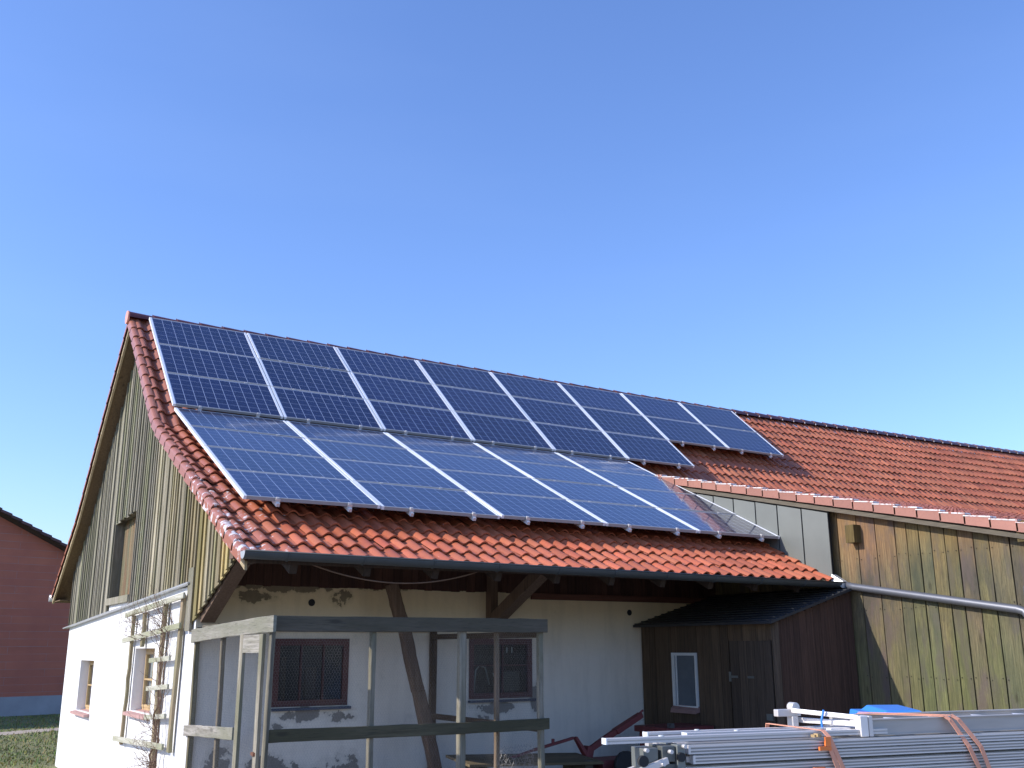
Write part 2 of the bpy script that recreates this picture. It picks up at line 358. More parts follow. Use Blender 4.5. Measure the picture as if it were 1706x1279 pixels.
# hollow clay brick for the neighbouring building
def brick_mat():
    m_, n, l, b = nmat('clay_block')
    tcn = n.new('ShaderNodeTexCoord')
    br = n.new('ShaderNodeTexBrick'); mpn = n.new('ShaderNodeMapping'); mpn.inputs['Rotation'].default_value = (R(90), 0, 0)
    l.new(tcn.outputs['Object'], mpn.inputs['Vector']); l.new(mpn.outputs['Vector'], br.inputs['Vector'])
    br.inputs['Scale'].default_value = 1.0; br.inputs['Brick Width'].default_value = 2.6; br.inputs['Row Height'].default_value = .25
    br.inputs['Mortar Size'].default_value = .010; br.inputs['Mortar Smooth'].default_value = .4
    br.inputs['Color1'].default_value = (.58, .19, .105, 1); br.inputs['Color2'].default_value = (.49, .155, .09, 1); br.inputs['Mortar'].default_value = (.42, .26, .22, 1)
    f = noise(n, l, .8, detail=6); f2 = noise(n, l, 3.5, detail=6, mscale=(2, 2, .6))
    # mortar only shows here and there
    c = mixc(n, l, ramp(n, l, noise(n, l, 1.3, detail=4, mscale=(.5, .5, 3)), .42, .60), mixc(n, l, .75, br.outputs['Color'], (.54, .17, .10)), br.outputs['Color'])
    c = mixc(n, l, ramp(n, l, f, .35, .7, (0,0,0), (.4,.4,.4)), c, (.31, .10, .075))
    c = mixc(n, l, ramp(n, l, f2, .66, .74, (0,0,0), (.35,.35,.35)), c, (.36, .30, .29))
    l.new(c, b.inputs['Base Color']); b.inputs['Roughness'].default_value = .9
    bump(n, l, b, br.outputs['Fac'], -.3, .01)
    return m_
M['clay_block'] = brick_mat()

# solar cells: object coordinates, origin at the glass's upper left corner
def cell_mat():
    m_, n, l, b = nmat('solar_cells')
    tcn = n.new('ShaderNodeTexCoord'); sx = n.new('ShaderNodeSeparateXYZ'); l.new(tcn.outputs['Object'], sx.inputs[0])
    def math_(op, a, b_=None, c_=None):
        q = n.new('ShaderNodeMath'); q.operation = op
        for i, v in enumerate((a, b_, c_)):
            if v is None: continue
            if isinstance(v, bpy.types.NodeSocket): l.new(v, q.inputs[i])
            else: q.inputs[i].default_value = v
        return q.outputs[0]
    X0, CW, Y0, CH = .045, .1563, -.030, .1560
    u = math_('DIVIDE', math_('SUBTRACT', sx.outputs['X'], X0), CW)
    v = math_('DIVIDE', math_('SUBTRACT', Y0, sx.outputs['Y']), CH)
    fu = math_('FRACT', u); fv = math_('FRACT', v)
    def near(f, wd):  # 1 near integer
        d = math_('MINIMUM', f, math_('SUBTRACT', 1.0, f)); return math_('LESS_THAN', d, wd)
    gu = near(fu, .021); gv = near(fv, .011)
    bb = math_('LESS_THAN', math_('ABSOLUTE', math_('SUBTRACT', math_('FRACT', math_('ADD', math_('MULTIPLY', fv, 3.0), .0)), .5)), .020)
    # outside the cell field
    o1 = math_('LESS_THAN', u, 0.0); o2 = math_('GREATER_THAN', u, 10.0); o3 = math_('LESS_THAN', v, 0.0); o4 = math_('GREATER_THAN', v, 6.0)
    white = math_('MAXIMUM', math_('MAXIMUM', gu, gv), math_('MAXIMUM', math_('MAXIMUM', o1, o2), math_('MAXIMUM', o3, o4)))
    cu = math_('FLOOR', u); cv = math_('FLOOR', v)
    cx = n.new('ShaderNodeCombineXYZ'); l.new(cu, cx.inputs[0]); l.new(cv, cx.inputs[1])
    oi = n.new('ShaderNodeObjectInfo'); l.new(math_('MULTIPLY', oi.outputs['Random'], 97.0), cx.inputs[2])
    wn = n.new('ShaderNodeTexWhiteNoise'); l.new(cx.outputs[0], wn.inputs['Vector'])
    vo = N(n, 'ShaderNodeTexVoronoi', Scale=70.0); l.new(tcn.outputs['Object'], vo.inputs['Vector'])
    base = mixc(n, l, wn.outputs['Value'], (.0050, .0075, .044), (.0080, .0130, .065))
    base = mixc(n, l, mixc(n, l, 1.0, vo.outputs['Color'], (.35, .35, .35), 'MULTIPLY'), base, (.012, .020, .085))
    pr = mixc(n, l, oi.outputs['Random'], (.65, .68, .75), (1.35, 1.25, 1.15)); base = mixc(n, l, 1.0, base, pr, 'MULTIPLY')
    c = mixc(n, l, math_('MULTIPLY', bb, .62), base, (.28, .33, .50))
    c = mixc(n, l, math_('MULTIPLY', white, .80), c, (.62, .66, .80))
    l.new(c, b.inputs['Base Color']); b.inputs['Roughness'].default_value = .30
    b.inputs['Coat Weight'].default_value = 1.0; b.inputs['Coat Roughness'].default_value = .045; b.inputs['Coat IOR'].default_value = 1.33
    b.inputs['Specular IOR Level'].default_value = .3
    # faint dust film, uneven
    d = ramp(n, l, noise(n, l, 2.2, detail=6), .35, .75, (.03,.03,.03), (.14,.14,.14)); l.new(d, b.inputs['Coat Roughness'])
    return m_
M['cells'] = cell_mat()

# ------------------------------------------------------------------ ground
def gz(x, y):
    t = min(1, max(0, (y+5)/8.0)); t = t*t*(3-2*t)
    return -.5*t
def ground_mat():
    m_, n, l, b = nmat('ground')
    tcn = n.new('ShaderNodeTexCoord'); sx = n.new('ShaderNodeSeparateXYZ'); l.new(tcn.outputs['Object'], sx.inputs[0])
    f = noise(n, l, .7, detail=7); f2 = noise(n, l, 9, detail=6)
    g = mixc(n, l, ramp(n, l, f, .38, .62), (.12, .14, .04), (.23, .22, .085))
    g = mixc(n, l, ramp(n, l, f2, .45, .65), g, (.21, .19, .09))
    y_ = mixc(n, l, f2, (.20, .18, .15), (.33, .30, .26))
    mr = N(n, 'ShaderNodeMapRange'); l.new(sx.outputs['Y'], mr.inputs['Value']); mr.inputs['From Min'].default_value = 2.0; mr.inputs['From Max'].default_value = 5.0
    l.new(mixc(n, l, mr.outputs[0], y_, g), b.inputs['Base Color']); b.inputs['Roughness'].default_value = .95
    bump(n, l, b, f2, .6, .04)
    return m_
M['ground'] = ground_mat()
xs = list(np.concatenate([[-1500, -600, -200, -80, -40], np.arange(-24, 44, 2.0), [60, 120, 400, 1500]]))
ys = list(np.concatenate([[-1500, -400, -100, -50], np.arange(-30, 40, 1.0), [60, 120, 400, 1500]]))
g = MB()
for y in ys:
    for x in xs: g.v.append((x, y, gz(x, y)))
nx = len(xs)
for j in range(len(ys)-1):
    for i in range(nx-1):
        g.f.append((j*nx+i, j*nx+i+1, (j+1)*nx+i+1, (j+1)*nx+i)); g.t.append(1); g.sm.append(True)
tag(g.build('ground', M['ground']), 'yard gravel turning into rough grass beside the barn', 'ground', kind='structure')
# trodden path crossing the grass beyond the gable
pa = MB(); prev = None
for i in range(40):
    x = -14 + i*.8; y = 14.0 + (x-.02)*.47 + .12*math.sin(x*1.3); wd = .52 + .08*math.sin(x*2.1)
    a = ((x, y-wd, gz(x, y)+.006), (x, y+wd, gz(x, y)+.006))
    if prev: pa.face([prev[0], a[0], a[1], prev[1]])
    prev = a
tag(pa.build('path', M['path']), 'pale trodden path across the grass', 'path', kind='structure')
# grass tufts
def grass_mat():
    m_, n, l, b = nmat('grass_blades')
    c = mixc(n, l, noise(n, l, 1.2, detail=4), (.12, .15, .030), (.27, .27, .10))
    l.new(tone(n, l, c), b.inputs['Base Color']); b.inputs['Roughness'].default_value = .8
    return m_
M['grass'] = grass_mat()
nb = 26000
gx = rng.uniform(-7, 6, nb); gy = rng.uniform(4, 21.6, nb)
keep = np.abs(gy - (14.0 + (gx-.02)*.47)) > .42; keep &= ~((gx > -.1) & (gy < 5.2))
keep &= gy < 21.6 + (gx-.7)*.25
gx = gx[keep]; gy = gy[keep]; nb = len(gx)
cl = (np.sin(gx*2.3+1.1*np.sin(gy*1.7))*np.sin(gy*1.9+gx) > .1)
h = rng.uniform(.02, .055, nb)*(1+cl*.8); a = rng.uniform(0, math.pi, nb); wdt = rng.uniform(.008, .022, nb); lx = rng.normal(0, .03, nb); ly = rng.normal(0, .03, nb)
gzz = np.array([gz(x, y) for x, y in zip(gx, gy)])
V = np.stack([np.stack([gx-wdt*np.cos(a), gy-wdt*np.sin(a), gzz], 1), np.stack([gx+wdt*np.cos(a), gy+wdt*np.sin(a), gzz], 1), np.stack([gx+lx, gy+ly, gzz+h], 1)], 1).reshape(-1, 3)
tn = np.stack([rng.uniform(.7, 1.5, nb), rng.uniform(.75, 1.4, nb), rng.uniform(.7, 1.2, nb)], 1)
tag(np_build('grass', V, np.arange(nb*3).reshape(-1, 3), tn, M['grass'], smooth=False), 'rough short grass and weeds on the meadow left of the barn', 'grass', kind='stuff')

# ------------------------------------------------------------------ barn
barn = empty('barn', (0, 0, 0), 'long farm barn with red tiled roof, white gable wall and weathered board cladding', 'barn')
XV = -.20          # verge
XW = .06           # gable wall face
YW = -4.2          # front wall face
A1, A2 = .716509, .449196
H = 7.0403
def zU(y): return 6.695 + .8712*y                # upper tile plane
def zL(y): return 5.821 + .4820*y                # lower tile plane
KY, KZ = -2.246, 4.738
RY, RZ = .45, 7.087
EY = -6.78
def zW(y): return 5.262 + .2298*y                # shallow wing roof
WY = -2.234; WZ = 4.749
REAR = [(RY+.04, RZ), (3.75, 4.09), (5.90, 2.70)]
def roof_z(y):                                    # tile plane of the left part, front and rear
    if y > 3.75: return 4.09 + (y-3.75)*(2.70-4.09)/(5.90-3.75)
    if y > RY: return RZ + (y-RY)*(4.09-RZ)/(3.75-RY)
    if y > KY: return zU(y)
    return zL(y)

PROF_U = np.array([0, .07, .14, .22, .31, .40, .49, .57, .64, .72, .82, .92, 1.0])
def prof(u):
    return np.where(u < .64, .040*np.sin(np.pi*np.clip(u/.64, 0, 1))**.9, -.010*np.sin(np.pi*np.clip((u-.64)/.36, 0, 1)))
def tiles(name, mat, x0, ncol, wd, poly, nrows, rise=0.0, tvar=.115, lift=.031, edge_tone=None, fix=None):
    """rows of S-profile pantiles following a (y, z) polyline from top to bottom"""
    P = [Vector((0, y, z)) for y, z in poly]; seg = [(P[i+1]-P[i]).length for i in range(len(P)-1)]; tot = sum(seg)
    def at(s):
        i = 0
        while i < len(seg)-1 and s > seg[i]: s -= seg[i]; i += 1
        return P[i] + (P[i+1]-P[i]).normalized()*s
    V = []; F = []; T = []; np_ = len(PROF_U); c = prof(PROF_U); base = 0
    for r in range(nrows):
        a = at(tot*r/nrows); b_ = at(tot*(r+1)/nrows); d = (b_-a).normalized(); nrm = Vector((0, -d.z, d.y)); nrm = nrm if nrm.z > 0 else -nrm
        b2 = b_ + d*.035; a0 = a - d*.02
        for k in range(ncol):
            j1, j2, j3 = rng.normal(0, .0034, 3); wob = .006*math.sin(k*.23+r*1.7)+.004*math.sin(k*.71+r*.9); xx = x0 + k*wd + rng.normal(0, .0015) + PROF_U*wd*1.01
            dz = 0
            if rise:
                dz = rise*max(0, x0+k*wd-13.3)*min(1, max(0, (a.y+3)/3.2))
            top = np.stack([xx, a0.y + nrm.y*(c-.004+j1), a0.z + nrm.z*(c-.004+j1) + dz], 1)
            hb = c + lift + j2
            bot = np.stack([xx, b2.y + nrm.y*hb + d.y*wob, b2.z + nrm.z*hb + dz + d.z*wob], 1)
            lp = np.stack([xx, b2.y + nrm.y*(hb-.022) - d.y*(.004-wob), b2.z + nrm.z*(hb-.022) - d.z*(.004-wob) + dz], 1)
            V += [top, bot, bot, lp]
            t = max(.55, 1 + rng.normal(0, tvar)); hue = 1 + rng.normal(0, .05)
            for s_ in range(np_-1):
                F.append((base+s_, base+np_+s_, base+np_+s_+1, base+s_+1)); T.append((t, t*hue, t*hue))
            for s_ in range(np_-1):
                F.append((base+2*np_+s_, base+3*np_+s_, base+3*np_+s_+1, base+2*np_+s_+1)); T.append((t*.9, t*.9, t*.9))
            base += 4*np_
    return np_build(name, np.concatenate(V), np.array(F), np.array(T), mat, barn)

NROWU = 10
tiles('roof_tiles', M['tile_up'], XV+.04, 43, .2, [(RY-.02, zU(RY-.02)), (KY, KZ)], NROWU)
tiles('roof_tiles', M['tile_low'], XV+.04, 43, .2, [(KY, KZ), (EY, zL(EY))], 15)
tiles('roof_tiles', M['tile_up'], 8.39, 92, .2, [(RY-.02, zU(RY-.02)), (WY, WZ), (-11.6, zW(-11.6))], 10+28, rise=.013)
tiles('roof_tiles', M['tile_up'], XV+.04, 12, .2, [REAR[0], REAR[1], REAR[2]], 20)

# decks under the tiles (block light, give eaves and soffits their boards)
def slab(mb, x0, x1, poly, off, th, t=1.0):
    for (ya, za), (yb, zb) in zip(poly[:-1], poly[1:]):
        mb.hexa([(x0,yb,zb-off-th),(x1,yb,zb-off-th),(x1,ya,za-off-th),(x0,ya,za-off-th),(x0,yb,zb-off),(x1,yb,zb-off),(x1,ya,za-off),(x0,ya,za-off)], t)
d_ = MB()
slab(d_, XV+.06, 8.36, [(RY, RZ-.02), (KY, KZ)], .035, .05)
slab(d_, XV+.06, 8.30, [(KY, KZ), (EY+.02, zL(EY+.02))], .035, .05)
slab(d_, 8.38, 26.8, [(RY, RZ-.02), (WY, WZ), (-11.6, zW(-11.6))], .04, .05)
slab(d_, XV+.06, 26.8, REAR, .035, .05)
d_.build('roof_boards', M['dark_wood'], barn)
# verge soffit boards under the rear and upper front verge
sf = MB()
slab(sf, XV+.03, XW+.1, REAR, .10, .03); slab(sf, XV+.03, XW+.1, [(RY, RZ-.02), (KY, KZ), (-6.4, zL(-6.4))], .10, .03)
sf.build('verge_soffit', M['soffit'], barn)
bb = MB()
slab(bb, XV-.005, XV+.03, [(y, z) for y, z in REAR], .055, .10, 1.15)
bb.build('barge_board', M['light_wood'], barn)
bb = MB()
slab(bb, XV+.03, XV+.055, [(RY, RZ-.02), (KY, KZ), (EY+.05, zL(EY+.05))], .08, .09, 1.0)
bb.build('barge_board', M['light_wood'], barn)

# verge tiles: overlapping round-backed pieces with a hanging side flap
def verge(name, mat, poly, gauge, x, rad=.075, flap=.10, white=False, rise=0, sgn=1, nseg=8, wid=1.0):
    P = [Vector((0, y, z)) for y, z in poly]; seg = [(P[i+1]-P[i]).length for i in range(len(P)-1)]; tot = sum(seg)
    def at(s):
        i = 0
        while i < len(seg)-1 and s > seg[i]: s -= seg[i]; i += 1
        return P[i] + (P[i+1]-P[i]).normalized()*s
    n_ = max(1, round(tot/gauge)); mb = MB()
    for r in range(n_):
        a = at(tot*r/n_); b_ = at(tot*(r+1)/n_); d = (b_-a).normalized(); nrm = Vector((0, -d.z, d.y)); nrm = nrm if nrm.z > 0 else -nrm
        b2 = b_ + d*.03; t = 1 + rng.normal(0, .09); j = rng.normal(0, .003)
        def ring(p, lf):
            out = [p + Vector((x-rad*wid, 0, 0)) + nrm*(lf - flap)]
            for k in range(nseg+1):
                an = math.pi - math.pi*k/nseg
                out.append(p + Vector((x + rad*wid*math.cos(an), 0, 0)) + nrm*(lf + rad*.75*math.sin(an)))
            return out
        r0 = ring(a - d*.01, .0 + j); r1 = ring(b2, .028 + j)
        for k in range(len(r0)-1): mb.face([r0[k], r1[k], r1[k+1], r0[k+1]], t, smooth=False)
        r2 = [p - nrm*.02 for p in r1]
        for k in range(len(r0)-1): mb.face([r1[k], r2[k], r2[k+1], r1[k+1]], t*.8)
    return mb.build(name, mat, barn)
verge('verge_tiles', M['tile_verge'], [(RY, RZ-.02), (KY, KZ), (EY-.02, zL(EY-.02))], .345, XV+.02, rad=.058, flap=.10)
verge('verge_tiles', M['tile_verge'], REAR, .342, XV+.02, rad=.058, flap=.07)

# wing verge: boxy pieces seen from the side, each with a pale crusted upper edge
vf = MB(); vt = MB()
WV = 8.30
ys_ = [WY + .05 - .3405*i for i in range(28)]
for i in range(len(ys_)-1):
    ya, yb = ys_[i], ys_[i+1] - .022; t = 1 + rng.normal(0, .07); lf = .028
    za, zb = zW(ya)+.045, zW(yb)+.045+lf
    top = [(WV, ya, za), (WV, yb, zb)]
    vf.hexa([(WV, yb, zb-.125), (WV+.02, yb, zb-.125), (WV+.02, ya, za-.105), (WV, ya, za-.105), (WV, yb, zb), (WV+.02, yb, zb), (WV+.02, ya, za), (WV, ya, za)], t)
    vt.hexa([(WV-.006, yb-.004, zb+.001), (WV+.12, yb-.004, zb+.001), (WV+.12, ya, za+.001), (WV-.006, ya, za+.001), (WV-.006, yb-.004, zb+.020), (WV+.12, yb-.004, zb+.020), (WV+.12, ya, za+.014), (WV-.006, ya, za+.014)], t)
vf.build('verge_flaps', M['tile_flap'], barn)
def crust_mat():
    m_, n, l, b = nmat('crusted_tile')
    k = ramp(n, l, noise(n, l, 14, detail=6, rough=.7), .40, .50)
    l.new(mixc(n, l, k, (.40, .13, .09), (.78, .74, .70)), b.inputs['Base Color']); b.inputs['Roughness'].default_value = .5
    return m_
M['crust'] = crust_mat()
vt.build('verge_tiles', M['crust'], barn)
fs = MB()
slab(fs, 8.325, 8.36, [(WY+.1, WZ+.02), (-11.6, zW(-11.6))], .08, .058, .72)
fs.build('verge_fascia', M['beam_grey'], barn)

# ridge tiles
rd = MB(); x = XV-.04; i = 0
def zr(x): return RZ + .055 + .013*max(0, x-13.3)
while x < 26.8:
    L = .40; r0, r1 = .105, .125
    for k in range(8):
        a0 = math.pi*k/8; a1 = math.pi*(k+1)/8
        def q(xx, r, a): return (xx, RY+.02+r*1.15*math.cos(a), zr(xx)-.04+r*math.sin(a))
        t = 1.0 + .12*math.sin(i*7.3)
        rd.face([q(x, r1, a0), q(x+L+.03, r0, a0), q(x+L+.03, r0, a1), q(x, r1, a1)], t, True)
        rd.face([q(x, r1, a0), q(x, r1, a1), q(x, r1-.02, a1), q(x, r1-.02, a0)], t)
    x += L; i += 1
rc = MB(); rc.tube([(XV-.07, RY+.02, zr(0)-.02), (XV-.035, RY+.02, zr(0)-.02)], .115, 16, t=2.2); rc.build('ridge_end_cap', M['tile_flap'], barn)
x = XV+.35
while x < 26.5:
    rd.box(x-.012, x+.012, RY-.135, RY-.115, zr(x)-.055, zr(x)-.02, (4,13,13)); rd.box(x-.01, x+.01, RY-.01, RY+.01, zr(x)+.075, zr(x)+.09, (3,9,9))
    x += .4
rd.build('ridge_tiles', M['tile_ridge'], barn)

# walls --------------------------------------------------------------
def wall_x(mb, x, y0, y1, z0, z1, holes, depth=.2):      # plane x = const facing -x
    ys2 = sorted({y0, y1, *[h_[0] for h_ in holes], *[h_[1] for h_ in holes]}); zs = sorted({z0, z1, *[h_[2] for h_ in holes], *[h_[3] for h_ in holes]})
    for a_, b_ in zip(ys2[:-1], ys2[1:]):
        for c, d in zip(zs[:-1], zs[1:]):
            my, mz = (a_+b_)/2, (c+d)/2
            if any(h_[0] < my < h_[1] and h_[2] < mz < h_[3] for h_ in holes): continue
            mb.face([(x, a_, c), (x, a_, d), (x, b_, d), (x, b_, c)])
    for h0, h1, k0, k1 in holes:
        X = x+depth
        mb.face([(x,h0,k0),(X,h0,k0),(X,h0,k1),(x,h0,k1)]); mb.face([(x,h1,k0),(x,h1,k1),(X,h1,k1),(X,h1,k0)])
        mb.face([(x,h0,k0),(x,h1,k0),(X,h1,k0),(X,h0,k0)]); mb.face([(x,h0,k1),(X,h0,k1),(X,h1,k1),(x,h1,k1)])
def wall_y(mb, y, x0, x1, z0, z1, holes, depth=.12):     # plane y = const facing -y
    xs2 = sorted({x0, x1, *[h_[0] for h_ in holes], *[h_[1] for h_ in holes]}); zs = sorted({z0, z1, *[h_[2] for h_ in holes], *[h_[3] for h_ in holes]})
    for a_, b_ in zip(xs2[:-1], xs2[1:]):
        for c, d in zip(zs[:-1], zs[1:]):
            mx_, mz = (a_+b_)/2, (c+d)/2
            if any(h_[0] < mx_ < h_[1] and h_[2] < mz < h_[3] for h_ in holes): continue
            mb.face([(a_, y, c), (b_, y, c), (b_, y, d), (a_, y, d)])
    for h0, h1, k0, k1 in holes:
        Y = y+depth
        mb.face([(h0,y,k0),(h0,y,k1),(h0,Y,k1),(h0,Y,k0)]); mb.face([(h1,y,k0),(h1,Y,k0),(h1,Y,k1),(h1,y,k1)])
        mb.face([(h0,y,k0),(h0,Y,k0),(h1,Y,k0),(h1,y,k0)]); mb.face([(h0,y,k1),(h1,y,k1),(h1,Y,k1),(h0,Y,k1)])
GW = [(2.16, 3.44, .60, 1.46), (-2.22, -1.02, .80, 1.66)]
gw = MB(); wall_x(gw, XW, YW, 5.12, -.8, 2.40, GW, .22)
gw.face([(XW, 5.12, -.8), (XW, 5.12, 2.55), (12, 5.12, 2.55), (12, 5.12, -.8)])
gw.build('gable_wall', M['plaster_gable'], barn)
FWN = [(1.05, 2.05, .95, 1.77), (3.84, 4.88, .965, 1.775)]
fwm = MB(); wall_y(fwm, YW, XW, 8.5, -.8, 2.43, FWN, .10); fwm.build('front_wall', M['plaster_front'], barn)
# gable inner lining closes the loft
il = MB()
ypts = [5.5, 4.5, 3.75, 2, 1.3, RY, -.45, -1.5, KY, -4, -5, -6, -6.7]
for a_, b_ in zip(ypts[:-1], ypts[1:]):
    zb_ = lambda y: 2.5 if y > -4.1 else 2.5+(-4.1-y)*.02
    il.face([(XW+.16, a_, 2.42 if a_ > -4.3 else 2.55), (XW+.16, b_, 2.42 if b_ > -4.3 else 2.55), (XW+.16, b_, roof_z(b_)-.06), (XW+.16, a_, roof_z(a_)-.06)])
il.build('gable_lining', M['dark_wood'], barn)
# holes in the plaster (vent openings)
for hx_, hz_ in ((1.51, 2.22), (6.69, 2.17)):
    vh = MB(); vh.tube([(hx_, YW-.004, hz_), (hx_, YW-.010, hz_)], .045, 16); vh.build('vent_hole', M['interior'], barn)

# gable cladding: boards and cover battens
def zb_board(y):      # bottom edge
    if y > -4.02: return 2.07 + (5.05-y)*(2.44-2.07)/(5.05+4.02)
    return 1.90 + (-4.0-y)*(2.69-1.90)/(5.95-4.0)
def zt_board(y):
    return roof_z(y) - .13
clad = MB(); y = 5.12; i = 0
HT = (-.36, 1.24, 2.44, 3.70)
while y > -6.9:
    wd = random.choice((random.uniform(.10, .15), random.uniform(.14, .23))); y2 = y - wd; bw = random.uniform(.016, .030)
    mid = (y+y2)/2
    g1 = random.choice((random.uniform(.55, .85), random.uniform(.85, 1.3)))
    yel = max(0, min(1, (-1.2-mid)/3.5))*random.uniform(.3, 1.0)
    grn = random.random() < .12
    tn = (g1*(1+.55*yel), g1*(1+.30*yel + (.06 if grn else 0)), g1*(1-.25*yel - (.12 if grn else 0)))
    if random.random() < .12: tn = tuple(t*.65 for t in tn)
    def piece(xa, xb, ya, yb, tn, zlo=None, cut=True):
        za, zb2 = (zb_board(ya), zb_board(yb)) if zlo is None else (zlo, zlo)
        if mid < -4.02:      # stepped ends along the brace
            q = zb_board((ya+yb)/2); za, zb2 = q*.4+zb_board(ya)*.6+.01, q*.4+zb_board(yb)*.6+.01
        ta, tb = zt_board(ya), zt_board(yb)
        if ta < za+.02 or tb < zb2+.02: return
        clad.hexa([(xa, yb, zb2), (xb, yb, zb2), (xb, ya, za), (xa, ya, za), (xa, yb, tb), (xb, yb, tb), (xb, ya, ta), (xa, ya, ta)], tn)
    inh = HT[0] < mid < HT[1]
    zlo = HT[3] + (1.24-mid)*.03 + random.uniform(-.015, .015) if inh else None
    piece(XW-.028, XW-.004, y-.004, y2+.004, tn, zlo)
    # cover batten over the joint
    g2 = g1*random.uniform(.85, 1.2); bt = tuple(t*g2/g1 for t in tn)
    zl2 = HT[3] + (1.24-y2)*.03 if HT[0] < y2 < HT[1] else None
    mid = y2
    if random.random() < .85: piece(XW-.050, XW-.029, y2+bw, y2-bw, bt, zl2)
    y = y2; i += 1
clad.build('gable_cladding', M['gable_wood'], barn)
# corner boards at the front edge of the gable
cb = MB(); cb.box(XW-.055, XW-.03, -4.12, -3.90, 1.86, 2.62, .8); cb.build('corner_board', M['gable_wood'], barn)
dr = MB(); dr.hexa([(XW-.085, -4.0, 2.43), (XW-.0, -4.0, 2.43), (XW-.0, 5.42, 2.045), (XW-.085, 5.42, 2.045), (XW-.085, -4.0, 2.448), (XW, -4.0, 2.448), (XW, 5.42, 2.063), (XW-.085, 5.42, 2.063)], 1)
dr.build('drip_edge', M['zinc_light'], barn)
# hatch
ht = part('hatch', barn); hb = MB(); y = HT[1]
while y > HT[0]+.01:
    y2 = max(HT[0], y-random.uniform(.13, .2)); hb.box(XW+.12, XW+.145, y2+.004, y-.004, HT[2]-.02, HT[3]+.08, random.uniform(.8, 1.2)); y = y2
hb.build('board_panel', M['hatch'], ht)
hs = MB(); hs.box(XW-.06, XW-.02, HT[0]-.02, HT[1]+.08, HT[2]-.09, HT[2]+.02, 1.0); hs.box(XW-.03, XW+.14, HT[0], HT[1], HT[2]-.04, HT[2]-.005, .9); hs.build('sill', M['gable_wood'], ht)
hr = MB(); hr.box(XW-.03, XW+.13, HT[1]-.0, HT[1]+.03, HT[2], HT[3]+.06, .6); hr.box(XW-.03, XW+.13, HT[0]-.03, HT[0], HT[2], HT[3]+.06, .8); hr.box(XW-.0, XW+.13, HT[0], HT[1], HT[3]+.05, HT[3]+.08, .6); hr.build('frame', M['gable_wood'], ht)
def win_x(x, h_, rows, fm, lab):
    y0, y1, z0, z1 = h_; p = part('window', barn); f = MB(); t = .05
    xx = x+.15
    f.box(xx, xx+.05, y0, y0+t, z0, z1); f.box(xx, xx+.05, y1-t, y1, z0, z1); f.box(xx, xx+.05, y0+t, y1-t, z0, z0+t); f.box(xx, xx+.05, y0+t, y1-t, z1-t, z1)
    f.build('frame', fm, p)
    s = MB(); ym = (y0+y1)/2
    for a_, b_ in ((y0+t, ym-.004), (ym+.004, y1-t)):
        s.box(xx-.012, xx+.03, a_, a_+.035, z0+t, z1-t); s.box(xx-.012, xx+.03, b_-.035, b_, z0+t, z1-t)
        s.box(xx-.012, xx+.03, a_+.035, b_-.035, z0+t, z0+t+.035); s.box(xx-.012, xx+.03, a_+.035, b_-.035, z1-t-.035, z1-t)
        zm = (z0+z1)/2; s.box(xx-.008, xx+.026, a_+.035, b_-.035, zm-.012, zm+.012)
    s.build('sash', M['yellow_wood'], p)
    g_ = MB(); g_.face([(xx+.012, y0+t, z0+t), (xx+.012, y0+t, z1-t), (xx+.012, y1-t, z1-t), (xx+.012, y1-t, z0+t)]); g_.build('pane', M['glass_clear'], p)
    c = MB(); n_ = 24
    for k in range(n_):
        ya, yb = y0+(y1-y0)*k/n_, y0+(y1-y0)*(k+1)/n_; xa = xx+.07+.012*math.sin(k*1.9); xb = xx+.07+.012*math.sin((k+1)*1.9)
        c.face([(xa, ya, z0), (xa, ya, z1), (xb, yb, z1), (xb, yb, z0)], .9, True)
    c.build('curtain', M['curtain'], p)
    sl = MB(); sl.hexa([(x-.09, y0-.06, z0-.06), (x+.15, y0-.06, z0-.03), (x+.15, y1+.06, z0-.03), (x-.09, y1+.06, z0-.06), (x-.09, y0-.06, z0-.02), (x+.15, y0-.06, z0+.012), (x+.15, y1+.06, z0+.012), (x-.09, y1+.06, z0-.02)]); sl.build('sill', M['clay_sill'], p)
for h_ in GW: win_x(XW, h_, 2, M['yellow_wood'], '')
def win_y(h_, mull, trans):
    x0, x1, z0, z1 = h_; p = part('window', barn); f = MB(); t = .075; yy = YW-.012
    f.box(x0, x0+t, yy, yy+.06, z0, z1); f.box(x1-t, x1, yy, yy+.06, z0, z1); f.box(x0+t, x1-t, yy, yy+.06, z0, z0+t); f.box(x0+t, x1-t, yy, yy+.06, z1-t*1.1, z1)
    for m_ in mull: f.box(x0+(x1-x0)*m_-.012, x0+(x1-x0)*m_+.012, yy+.01, yy+.045, z0+t, z1-t*1.1, .7)
    for m_ in trans: f.box(x0+t, x1-t, yy+.014, yy+.04, z0+(z1-z0)*m_-.01, z0+(z1-z0)*m_+.01, .7)
    f.build('frame', M['redbrown_paint'], p)
    g_ = MB(); g_.face([(x0+t, yy+.03, z0+t), (x1-t, yy+.03, z0+t), (x1-t, yy+.03, z1-t), (x0+t, yy+.03, z1-t)]); g_.build('pane', M['glass_clear'], p)
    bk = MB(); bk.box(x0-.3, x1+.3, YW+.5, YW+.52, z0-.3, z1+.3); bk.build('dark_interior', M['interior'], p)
    sl = MB(); sl.box(x0-.01, x1+.03, YW-.07, YW, z0-.045, z0-.012); sl.build('sill', M['sill_metal'], p)
    return p
p1 = win_y(FWN[0], (.36, .66), ()); p2 = win_y(FWN[1], (.53,), (.55,))
